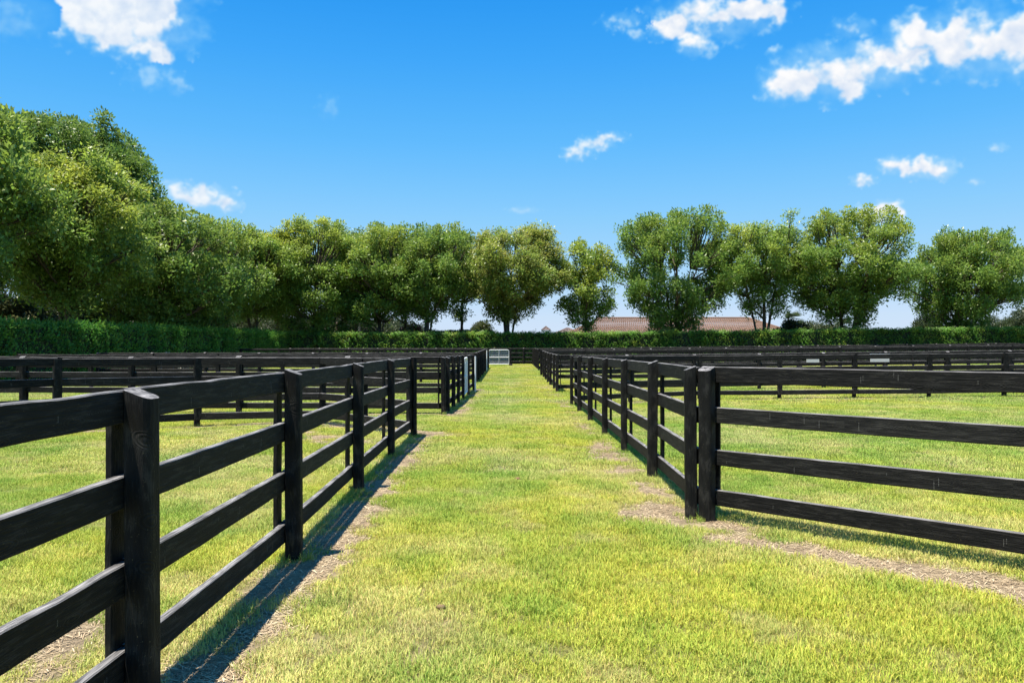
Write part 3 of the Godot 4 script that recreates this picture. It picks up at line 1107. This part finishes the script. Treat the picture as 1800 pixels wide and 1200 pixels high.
func wire_gate(called: String, label: String, at: Vector3, yaw: float, w: float, h: float, metal: StandardMaterial3D, mesh_mat: StandardMaterial3D, cell: float, wire: float) -> Node3D:
	var o := thing(called, label, "gate", at)
	o.rotation.y = yaw
	var f := MB.new()
	var y0 := 0.12
	var rc := 0.12
	var path := [Vector3(0, y0, 0), Vector3(0, y0 + h - rc, 0), Vector3(rc * 0.3, y0 + h - rc * 0.3, 0), Vector3(rc, y0 + h, 0), Vector3(w - rc, y0 + h, 0), Vector3(w - rc * 0.3, y0 + h - rc * 0.3, 0), Vector3(w, y0 + h - rc, 0), Vector3(w, y0, 0)]
	f.tube(path, [0.03, 0.03, 0.03, 0.03, 0.03, 0.03, 0.03, 0.03], 8)
	bar(f, Vector3(0, y0, 0), Vector3(w, y0, 0), 0.028)
	part("frame", f.mesh(), metal, o)
	var c := MB.new()
	bar(c, Vector3(0.03, y0 + h * 0.48, 0), Vector3(w - 0.03, y0 + h * 0.48, 0), 0.022)
	part("crossbar", c.mesh(), metal, o)
	var u := MB.new()
	bar(u, Vector3(w * 0.5, y0 + 0.03, 0.004), Vector3(w * 0.5, y0 + h - 0.03, 0.004), 0.022)
	part("upright", u.mesh(), metal, o)
	var g := MB.new()
	var x := cell
	while x < w - 0.03:
		g.box(Vector3(x - wire, y0, -0.033 - wire), Vector3(x + wire, y0 + h - 0.02, -0.033 + wire))
		x += cell
	var y := y0 + cell
	while y < y0 + h - 0.02:
		g.box(Vector3(0, y - wire, -0.036 - wire), Vector3(w, y + wire, -0.036 + wire))
		y += cell
	var ms := part("wire_mesh", g.mesh(), mesh_mat, o)
	ms.set_meta("kind", "stuff")
	for hy in [0.3, h - 0.15]:
		var k := MB.new()
		bar(k, Vector3(-0.09, y0 + hy, 0), Vector3(0.02, y0 + hy, 0), 0.018)
		part("hinge", k.mesh(), metal, o)
	return o

func lump(called: String, label: String, category: String, at: Vector3, size: Vector3, col: Color, seed_: int, group := "") -> void:
	var b := MB.new()
	var n1 := 10
	var n2 := 14
	for j in n1 + 1:
		for i in n2 + 1:
			var th := PI * j / n1
			var ph := TAU * i / n2
			var d := Vector3(sin(th) * cos(ph), cos(th), sin(th) * sin(ph))
			var q := 1.0 + 0.45 * fine.get_noise_3d(d.x * 12.0 + seed_ * 31.0, d.y * 12.0, d.z * 12.0)
			b.vert(d * size * q, d, Vector2(float(i) / n2, float(j) / n1), Color.WHITE)
	for j in n1:
		for i in n2:
			var q2 := j * (n2 + 1) + i
			b.link(q2, q2 + 1, q2 + n2 + 2, b.n[q2] + b.n[q2 + n2 + 2])
			b.link(q2, q2 + n2 + 2, q2 + n2 + 1, b.n[q2] + b.n[q2 + n2 + 2])
	var o := MeshInstance3D.new()
	o.name = numbered(called)
	o.mesh = b.mesh()
	o.material_override = plain_mat(col, 0.95)
	o.position = at
	add_child(o, true)
	o.set_meta("label", label)
	o.set_meta("category", category)
	if group:
		o.set_meta("group", group)

# ================================================================ the scene
func _ready() -> void:
	var cam := Camera3D.new()
	cam.name = "camera"
	cam.position = Vector3(0, EYE, 0)
	cam.rotation.x = atan(8.0 / 1375.0)
	cam.fov = rad_to_deg(2.0 * atan(600.0 / 1375.0))
	cam.near = 0.05
	cam.far = 4000.0
	add_child(cam)
	var env := Environment.new()
	env.background_mode = Environment.BG_SKY
	env.sky = Sky.new()
	env.sky.sky_material = make_sky()
	env.background_energy_multiplier = 1.0 / EXPOSURE
	env.tonemap_mode = Environment.TONE_MAPPER_LINEAR
	env.tonemap_exposure = EXPOSURE
	env.sdfgi_enabled = true
	env.ssao_enabled = true
	env.ssil_enabled = true
	var we := WorldEnvironment.new()
	we.name = "environment"
	we.environment = env
	add_child(we)
	var sun := DirectionalLight3D.new()
	sun.name = "sun"
	sun.light_energy = 1.6
	sun.light_color = Color(1.0, 0.965, 0.90)
	sun.light_angular_distance = 0.53
	sun.shadow_enabled = true
	sun.basis = Basis.looking_at(Vector3(0.195, -1.0, -0.15).normalized(), Vector3(0, 0, -1))
	add_child(sun)

	noise.seed = 3
	noise.frequency = 0.05
	noise.fractal_octaves = 3
	fine.seed = 9
	fine.frequency = 0.11
	fine.fractal_octaves = 2

	# bare strips along the fences
	strip(-1.42, 1.0, -1.44, -6.5, 0.34, 0.84)
	strip(-1.44, -6.5, -1.52, -14.2, 0.32, 0.82)
	strip(-1.56, 1.0, -1.56, -14.0, 0.24, 0.66)
	strip(-1.35, -18.2, -1.25, -30.5, 0.42, 0.75)
	strip(-3.6, -18.4, -1.5, -18.5, 0.45, 0.8)
	strip(-1.4, -14.0, -4.2, -16.4, 0.6, 0.7)
	strip(-4.2, -16.5, -8.2, -14.4, 0.5, 0.7)
	strip(-2.5, -12.6, -4.4, -14.8, 0.6, 0.62)
	strip(-2.6, -2.6, -2.4, -4.6, 0.55, 0.55)
	strip(1.45, -6.6, 1.40, -12.6, 0.38, 0.62)
	strip(1.42, -7.0, 1.38, -10.0, 0.50, 0.52)
	strip(1.45, -12.0, 1.45, -34.0, 0.26, 0.60)
	strip(1.35, -6.75, 3.2, -5.0, 0.36, 0.84)
	strip(3.0, -5.2, 4.6, -3.6, 0.42, 0.90)
	strip(1.2, -7.2, 1.9, -6.7, 0.4, 0.8)
	strip(1.7, -22.0, 5.6, -24.4, 0.4, 0.6)
	strip(5.4, -24.2, 20.0, -24.2, 0.35, 0.62)

	make_wood()
	leaf_mat = tinted_mat(0.38, 1.0)
	leaf_mat.metallic_specular = 0.48
	hedge_mat = tinted_mat(0.45, 0.9)
	hedge_mat.metallic_specular = 0.4
	bark_mat = plain_mat(Color(0.135, 0.108, 0.08), 0.95)
	bark_mat.albedo_texture = bark_texture()
	bark_mat.uv1_scale = Vector3(2, 0.6, 1)
	for i in 3:
		clumps.append(leaf_clump(500 + i, 24, 0.46, 0.235, 0.062, -0.15))
		hedge_clumps.append(leaf_clump(520 + i, 20, 0.28, 0.14, 0.040, 0.0, Vector3(0, 0, 0.9)))

	make_ground()

	# ---- fences
	fence("paddock_fence", "black four-board fence of the nearest left paddock, running close past the camera", [[-1.57, 1.6], [-1.57, -0.9], [-1.562, -3.36], [-1.572, -5.71], [-1.655, -8.52], [-1.70, -11.2], [-1.70, -13.75], [-2.80, -15.05], [-3.95, -16.3], [-6.34, -15.7], [-8.3, -14.2], [-9.9, -12.3], [-10.5, -9.9], [-10.5, -7.5], [-10.5, -5.1]], -1.0)
	fence("paddock_fence", "black four-board fence of the middle left paddock, with white gates in its lane side", [[-19.2, -19.4], [-16.8, -19.2], [-14.3, -19.0], [-11.85, -18.9], [-9.2, -18.8], [-6.54, -18.7], [-3.92, -18.6], [-1.61, -18.6], [-1.585, -19.4], [-1.54, -20.8], [-1.52, -22.6], [-1.505, -24.6], [-1.48, -27.0], [-1.45, -30.0], [-3.9, -30.3], [-6.4, -30.3], [-8.9, -30.4], [-11.4, -30.4], [-13.9, -30.5], [-16.4, -30.5], [-19.2, -30.5]], -1.0, [11])
	fence("paddock_fence", "black four-board fence of the farthest left paddock, ending beside the grey wire gate", [[-19.2, -36.2], [-16.7, -36.2], [-14.2, -36.1], [-11.7, -36.1], [-9.2, -36.1], [-6.7, -36.0], [-4.2, -36.0], [-1.62, -36.0], [-1.62, -38.4], [-1.62, -40.8], [-1.63, -43.2], [-1.64, -45.6], [-1.65, -48.0], [-1.66, -50.4], [-1.68, -52.8], [-1.68, -55.2], [-4.1, -55.4], [-6.5, -55.4], [-9.0, -55.4], [-11.5, -55.4], [-14.0, -55.4], [-16.5, -55.4], [-19.2, -55.4]], -1.0)
	fence("paddock_fence", "black four-board fence of the nearest right paddock, its corner cut off towards the right edge", [[10.2, -2.9], [7.7, -2.9], [5.27, -3.48], [3.515, -5.23], [1.728, -6.985], [1.600, -7.08], [1.645, -9.28], [1.645, -11.7], [1.64, -14.06], [1.645, -16.67], [1.65, -19.4], [1.64, -21.9], [1.80, -22.05], [3.5, -23.3], [5.86, -24.5], [8.36, -24.5], [10.7, -24.5], [13.04, -24.5], [15.4, -24.5], [17.8, -24.4], [20.2, -24.3]], 1.0, [4, 11])
	fence("paddock_fence", "black four-board fence of the middle right paddock, with two pale panels hung on its front", [[29.0, -30.6], [26.6, -30.6], [24.1, -30.5], [21.7, -30.4], [19.3, -30.3], [16.9, -30.3], [14.45, -30.2], [12.0, -30.1], [9.5, -30.0], [6.95, -29.7], [4.3, -29.2], [1.645, -28.8], [1.645, -31.2], [1.64, -33.7], [1.64, -36.1], [1.63, -38.6], [1.63, -41.0], [1.62, -43.6], [4.1, -44.4], [6.5, -44.6], [8.9, -44.6], [11.4, -44.6], [13.8, -44.6], [16.3, -44.6], [18.7, -44.6], [21.2, -44.6], [23.6, -44.6], [26.0, -44.6], [28.5, -44.6], [31.0, -44.6]], 1.0)
	fence("paddock_fence", "black four-board fence of the farthest right paddock, nearest the hedge right of the gate", [[36.0, -51.0], [33.5, -51.0], [31.1, -51.0], [28.6, -51.0], [26.2, -51.0], [23.7, -50.9], [21.3, -50.8], [18.8, -50.8], [16.4, -50.7], [13.9, -50.7], [11.5, -50.6], [9.0, -50.6], [6.6, -50.5], [4.1, -50.5], [1.68, -50.5], [1.68, -52.9], [1.68, -55.4], [1.69, -57.8], [1.70, -60.3], [1.71, -62.7], [1.72, -65.2]], 1.0)
	var run := []
	for i in 26:
		run.append([-19.0 + 2.5 * i, -66.9 + (0.03 * i if i > 10 else 0.0)])
	fence("boundary_fence", "black four-board fence along the foot of the hedge at the lane's far end", run, -1.0)

	make_grass()

	# ---- gates, posts and panels
	var galv := plain_mat(Color(0.55, 0.58, 0.60), 0.45, 0.2)
	var white := plain_mat(Color(0.72, 0.74, 0.73), 0.5)
	wire_gate("wire_gate", "light grey wire mesh gate standing across the far left of the lane", on_ground(-1.82, -61.8), 0.0, 1.58, 1.12, galv, plain_mat(Color(0.42, 0.45, 0.48), 0.5, 0.1), 0.07, 0.007)
	wire_gate("white_gate", "white mesh gate in the lane side of the middle left paddock fence", on_ground(-1.53, -24.78), PI / 2 + 0.01, 2.05, 1.15, white, white, 0.06, 0.012)
	var pb := MB.new()
	pb.tube([Vector3(0, -0.2, 0), Vector3(0, 1.30, 0), Vector3(0, 1.32, 0)], [0.03, 0.03, 0.012], 8)
	for q in [["white metal gate pole beside the middle left paddock fence", -1.37, -29.2], ["white metal gate pole at the far end of the left paddock fences", -1.60, -49.6]]:
		var gp := thing("gate_pole", q[0], "pole", on_ground(q[1], q[2]))
		part("tube", pb.mesh(), white, gp)
		var band := MB.new()
		band.tube([Vector3(0, 0.35, 0), Vector3(0, 0.39, 0)], [0.036, 0.036], 8)
		part("hinge_band", band.mesh(), galv, gp)
	var gpost := thing("gate_post", "short dark post that the grey wire gate closes against", "post", on_ground(-0.12, -61.8))
	part("timber", upright_mesh(91, 0.13, 0.13, -0.1, 1.3, 0.02, 0.012), post_mats[0], gpost)
	var foot := MB.new()
	foot.box(Vector3(-0.12, -0.05, -0.1), Vector3(0.16, 0.16, 0.12))
	part("footing_block", foot.mesh(), plain_mat(Color(0.06, 0.045, 0.04), 0.9), gpost)
	for q in [["wide white board hung under the top rail of the middle right paddock fence", 14.0, 0.72, 0.28], ["smaller white board hung on the fence left of the wider white one", 11.45, 0.48, 0.22]]:
		var g0 := on_ground(q[1], -29.75)
		var pn := thing("white_board", q[0], "panel", g0 + Vector3(0, 1.0, 0))
		var sheet := MB.new()
		sheet.box(Vector3(-q[2] / 2, 0, -0.012), Vector3(q[2] / 2, q[3], 0.012))
		part("sheet", sheet.mesh(), plain_mat(Color(0.50, 0.50, 0.48), 0.6), pn)
		var rim := MB.new()
		rim.box(Vector3(-q[2] / 2 - 0.015, q[3], -0.02), Vector3(q[2] / 2 + 0.015, q[3] + 0.03, 0.02))
		part("top_rim", rim.mesh(), galv, pn)
	lump("soil_clod", "pale brown clod of earth lying in the lane grass near the front", "clod", on_ground(-0.42, -4.62) + Vector3(0, 0.02, 0), Vector3(0.026, 0.014, 0.022), Color(0.17, 0.115, 0.06), 1)
	lump("soil_clod", "small dark clod of earth in the middle of the lane, farther off", "clod", on_ground(0.065, -9.1) + Vector3(0, 0.02, 0), Vector3(0.035, 0.022, 0.03), Color(0.17, 0.10, 0.05), 2)

	# ---- hedges
	hedge("hedge", "tall clipped dark green hedge along the left side beneath the trees", Vector2(-21.3, -24.0), Vector2(-20.6, -68.6), 2.65, 1.5, 31, 0.35, Vector2(1, 0), Color(0.115, 0.330, 0.058), 30.0)
	hedge("hedge", "long clipped green hedge across the lane's end, with yellow-green patches", Vector2(-19.9, -69.6), Vector2(52.0, -68.6), 2.65, 1.5, 32, 1.35, Vector2(0, 1), Color(0.135, 0.300, 0.052), 28.0)
	hedge("hedge", "sunlit yellow-green hedge top seen behind the dark hedge, left of centre", Vector2(-9.6, -80.5), Vector2(-2.2, -80.5), 3.1, 1.6, 33, 1.0, Vector2(0, 1), Color(0.17, 0.21, 0.02), 22.0)

	# ---- trees, left row then back row
	var row := "trees in the row behind the hedge"
	tree("broadleaf_tree", "big leafy tree filling the left edge of the picture", -25.0, -33.5, {"h": 12.6, "base": 2.6, "r": 4.3, "seed": 3, "yellow": 0.35, "stems": [[0.05, 0.03, 0.28], [-0.12, 0.05, 0.2]], "fill": 1.1}, row)
	tree("broadleaf_tree", "yellowish leafy tree with a leaning pale trunk at far left", -24.4, -42.5, {"h": 12.6, "base": 2.7, "r": 4.1, "seed": 4, "yellow": 0.75, "stems": [[0.09, 0.02, 0.26], [-0.1, 0.05, 0.18]], "fill": 1.1, "rust": 0.12}, row)
	tree("broadleaf_tree", "dark green low-limbed tree right of the yellowish left tree", -23.6, -51.5, {"h": 11.4, "base": 1.4, "r": 4.1, "seed": 5, "yellow": 0.35, "dark": 0.85, "stems": [[-0.14, 0.03, 0.22], [0.12, 0.0, 0.22]], "bottom": 0.75, "fill": 1.1}, row)
	tree("broadleaf_tree", "bright green bushy tree before the left corner of the hedge", -24.0, -60.0, {"h": 11.6, "base": 2.0, "r": 4.0, "seed": 6, "yellow": 0.5, "stems": [[-0.08, 0.0, 0.2], [0.14, 0.0, 0.18]], "bottom": 0.7}, row)
	tree("broadleaf_tree", "tree with two bare leaning trunks at the hedge's left corner", -23.2, -70.5, {"h": 12.4, "base": 3.4, "r": 4.4, "seed": 7, "yellow": 0.6, "stems": [[-0.2, 0.0, 0.24], [0.06, 0.0, 0.24]]}, row)
	tree("broadleaf_tree", "tallest dark crown rising behind the trees at upper left", -32.0, -56.0, {"h": 18.3, "base": 4.0, "r": 5.6, "seed": 8, "yellow": 0.15, "dark": 0.8, "lobe": 1.25, "stems": [[0.0, 0.0, 0.4], [0.1, 0.0, 0.25]]}, "tall trees behind the left row")
	tree("broadleaf_tree", "second tall dark crown behind the left row, at the picture's left edge", -38.5, -55.0, {"h": 19.0, "base": 4.0, "r": 5.6, "seed": 9, "yellow": 0.2, "dark": 0.85, "lobe": 1.25, "stems": [[0.0, 0.0, 0.4]]}, "tall trees behind the left row")
	tree("broadleaf_tree", "tall round-topped tree with foliage down to the hedge, left of centre", -18.3, -72.0, {"h": 13.7, "base": 0.9, "r": 3.7, "seed": 10, "yellow": 0.55, "bottom": 0.8, "stems": [[0.03, 0.0, 0.3]]}, row)
	tree("broadleaf_tree", "dense tree with a dark hollow under it and a slim bent stem", -12.3, -72.5, {"h": 13.1, "base": 2.7, "r": 3.8, "seed": 11, "yellow": 0.55, "bottom": 0.75, "stems": [[-0.05, 0.0, 0.28], [0.12, 0.0, 0.12]]}, row)
	tree("broadleaf_tree", "tree with a stout trunk and an arm stretching right over the open sky", -8.0, -72.0, {"h": 12.8, "base": 3.2, "r": 3.6, "off": 1.0, "seed": 12, "yellow": 0.4, "stems": [[0.0, 0.0, 0.38], [0.16, 0.0, 0.16]], "bottom": 0.45}, row)
	tree("broadleaf_tree", "vase-shaped russet-tinged tree with splayed limbs above the gate", -0.2, -72.0, {"h": 13.0, "base": 3.0, "r": 4.4, "off": 0.5, "seed": 13, "yellow": 0.5, "rust": 0.4, "stems": [[0.0, 0.0, 0.34], [-0.13, 0.0, 0.17], [0.17, 0.03, 0.15]], "bottom": 0.42, "fill": 1.05}, row)
	tree("broadleaf_tree", "narrow upright yellow-green tree, slimmest of the row", 6.9, -72.0, {"h": 11.7, "base": 0.9, "r": 2.5, "seed": 14, "yellow": 0.85, "lobe": 0.85, "gap": 2.5, "bottom": 0.35, "stems": [[0.0, 0.0, 0.2]], "fill": 0.85}, row)
	tree("broadleaf_tree", "broad dark green tree standing in front of the tiled roof", 15.0, -72.0, {"h": 14.2, "base": 1.5, "r": 5.3, "seed": 15, "yellow": 0.28, "stems": [[0.02, 0.0, 0.34], [-0.16, 0.0, 0.2], [0.17, 0.0, 0.16]], "bottom": 0.45, "fill": 0.85}, row)
	tree("broadleaf_tree", "open tree with bare splayed stems at the roof's right end", 23.0, -72.0, {"h": 13.2, "base": 3.6, "r": 4.2, "seed": 16, "yellow": 0.55, "stems": [[0.02, 0.0, 0.28], [-0.24, 0.0, 0.15], [0.2, 0.0, 0.2]], "bottom": 0.6, "fill": 0.8}, row)
	tree("broadleaf_tree", "spreading bright-topped tree with two forking trunks at right", 31.0, -72.0, {"h": 14.0, "base": 2.4, "r": 5.6, "seed": 17, "yellow": 0.62, "stems": [[-0.1, 0.0, 0.26], [0.16, 0.0, 0.24]], "bottom": 0.62, "fill": 0.9}, row)
	tree("broadleaf_tree", "rightmost tree, its trunk clad in leaves and a branch reaching right", 40.3, -72.0, {"h": 12.0, "base": 1.2, "r": 4.9, "off": 2.2, "seed": 18, "yellow": 0.32, "stems": [[0.06, 0.0, 0.34], [0.2, 0.0, 0.2]], "bottom": 0.36, "fill": 0.95}, row)
	var rear := "second row of trees behind the hedge at left"
	var rear_labels := ["olive crown behind the left corner trees, leftmost of the rear row", "crown showing behind the tall round-topped tree", "crown filling the gap behind the dense dark-hollowed tree", "dark crown behind the stout-trunked tree's right side"]
	var rear_at := [[-24.4, -81.0, 13.4], [-16.3, -81.0, 14.0], [-11.2, -80.0, 13.4], [-5.2, -79.0, 13.3]]
	for i in 4:
		tree("broadleaf_tree", rear_labels[i], rear_at[i][0], rear_at[i][1], {"h": rear_at[i][2], "base": 3.6, "r": 3.6 if i < 3 else 2.6, "seed": 20 + i, "yellow": 0.35, "dark": 0.85, "stems": [[0.02, 0.0, 0.24]]}, rear)

	# ---- things glimpsed beyond the hedge
	for q in [[-21.4, 0.17, "leftmost slender pale-brown trunk in the gap left of centre"], [-20.9, 0.13, "thin brown trunk close right of the leftmost one in the gap"], [-20.0, 0.15, "slender trunk third from the left in the gap left of centre"], [-18.7, 0.1, "thinnest and rightmost bare trunk in the gap left of centre"]]:
		pine(q[2], q[0], -96.0, 13.0, q[1], int(-q[0] * 10))
	shrub("shrub", "pale sunlit bush behind the hedge at the left edge", -35.0, -52.0, 4.2, 5.0, Color(0.10, 0.12, 0.05), Color(0.24, 0.25, 0.13), 61)
	shrub("shrub", "pale feathery bush behind the leaning trunk at left", -30.6, -56.5, 2.6, 4.4, Color(0.10, 0.13, 0.05), Color(0.26, 0.27, 0.13), 62)
	var muted_greens := [Color(0.06, 0.085, 0.045), Color(0.11, 0.14, 0.075)]  # dull grey-green leaf colours of the distant bushes
	var bx := [[-52.0, -92.0, 7.0, 8.0], [-44.0, -96.0, 6.5, 7.2], [-37.0, -98.0, 6.0, 6.8], [-30.0, -100.0, 5.5, 6.2], [-23.5, -104.0, 5.5, 6.4], [-15.5, -104.0, 4.0, 5.0]]
	var bl := ["dusty green bushes deep behind the left trees, leftmost mass", "dusty green bush behind the trunks at left", "dull green bush deep between the left trunks", "dull green bush left of the pine trunks", "grey-green bush right behind the pine trunks", "low grey-green bush right of the pine trunks"]
	for i in bx.size():
		shrub("background_shrub", bl[i], bx[i][0], bx[i][1], bx[i][2], bx[i][3], muted_greens[0], muted_greens[1], 70 + i, "bushes glimpsed behind the left trees")
	shrub("shrub", "reddish-brown leaved shrub beside the stout trunk behind the hedge", -11.6, -84.0, 2.0, 4.4, Color(0.13, 0.05, 0.03), Color(0.20, 0.09, 0.05), 63)
	shrub("shrub", "light green shrub below the reddish one behind the hedge", -10.2, -78.0, 1.6, 3.3, Color(0.10, 0.13, 0.05), Color(0.22, 0.24, 0.10), 64)
	shrub("shrub", "rounded bush on the skyline behind the yellow-green hedge", -4.3, -100.0, 2.4, 4.9, Color(0.05, 0.075, 0.018), Color(0.11, 0.125, 0.03), 65)
	hip_house("tiled_house", "long low house with a terracotta tiled roof behind the hedge", 7.2, 38.5, -103.0, -117.0, 2.9, 5.45, 5.2, Color(0.175, 0.100, 0.068), Color(0.5, 0.42, 0.32), true)
	hip_house("far_house", "distant house with a dull brown hipped roof left of the tiled one", 7.0, 13.5, -140.0, -148.0, 3.4, 4.75, 3.0, Color(0.16, 0.11, 0.10), Color(0.45, 0.40, 0.33), false)
	hip_house("roof_cupola", "little square tower with a pointed brown roof on the skyline", 5.3, 6.8, -138.5, -140.0, 4.35, 4.95, 0.74, Color(0.13, 0.09, 0.085), Color(0.20, 0.16, 0.14), false)
	shrub("shrub", "round dark bush against the open tree's stems at right", 26.6, -75.5, 1.75, 4.5, Color(0.035, 0.055, 0.016), Color(0.08, 0.09, 0.025), 66)
	palm("spiky palm beside the round dark bush on the skyline", 43.0, -120.0, 6.4, 81)
	palm("smaller palm to the right of the spiky one on the skyline", 45.8, -124.0, 5.2, 82)
	palm("palm half hidden under the spreading tree's crown", 51.0, -120.0, 5.4, 83)
	shrub("shrub", "mound of grey-green bush showing over the hedge between right trees", 41.0, -104.0, 3.2, 4.4, Color(0.07, 0.10, 0.05), Color(0.12, 0.15, 0.07), 67)
	shrub("shrub", "small dark bush behind the forking trunks at right", 43.5, -101.0, 1.5, 4.2, Color(0.04, 0.07, 0.035), Color(0.08, 0.11, 0.05), 68)
	shrub("sapling", "lopsided young tree left of the rightmost trunk on the skyline", 52.6, -99.0, 1.9, 5.3, Color(0.05, 0.08, 0.035), Color(0.09, 0.12, 0.05), 69, "", "tree", 1.2)
	var right_l := ["far tree line bush right of the rightmost trunk, lowest of three", "far tree line bush right of the rightmost trunk, widest of three", "dark far tree cut by the right edge of the picture"]
	var right_b := [[60.5, -106.0, 2.6, 4.4], [67.0, -108.0, 4.4, 5.0], [70.5, -104.0, 3.2, 6.6]]
	for i in 3:
		shrub("background_shrub", right_l[i], right_b[i][0], right_b[i][1], right_b[i][2], right_b[i][3], Color(0.045, 0.075, 0.035), Color(0.09, 0.12, 0.05), 90 + i, "far tree line at right")
	var mast := thing("utility_pole", "thin grey pole rising over the young tree at right", "pole", on_ground(53.2, -101.0))
	var pole := MB.new()
	pole.tube([Vector3(0, -0.2, 0), Vector3(0, 4.0, 0), Vector3(0, 6.6, 0)], [0.07, 0.06, 0.05], 8)
	part("shaft", pole.mesh(), plain_mat(Color(0.3, 0.32, 0.34), 0.7), mast)
	var head := MB.new()
	head.tube([Vector3(0, 6.6, 0), Vector3(0, 6.72, 0)], [0.09, 0.04], 8)
	part("cap", head.mesh(), plain_mat(Color(0.3, 0.32, 0.34), 0.7), mast)
	shrub("flowering_shrub", "low shrub with whitish blossom at the foot of the left hedge", -19.3, -44.0, 0.9, 1.0, Color(0.10, 0.12, 0.06), Color(0.62, 0.60, 0.58), 95)

func bark_texture() -> ImageTexture:
	var im := Image.create_empty(128, 256, false, Image.FORMAT_RGB8)
	var g := FastNoiseLite.new()
	g.seed = 21
	g.frequency = 0.06
	g.fractal_octaves = 4
	for y in 256:
		for x in 128:
			var k := clampf(0.78 + 0.35 * g.get_noise_2d(x * 1.6, y * 0.35) + 0.15 * g.get_noise_2d(x * 0.4, y * 0.4 + 300.0), 0.35, 1.0)
			im.set_pixel(x, y, Color(k, k, k * 0.97))
	return ImageTexture.create_from_image(im)
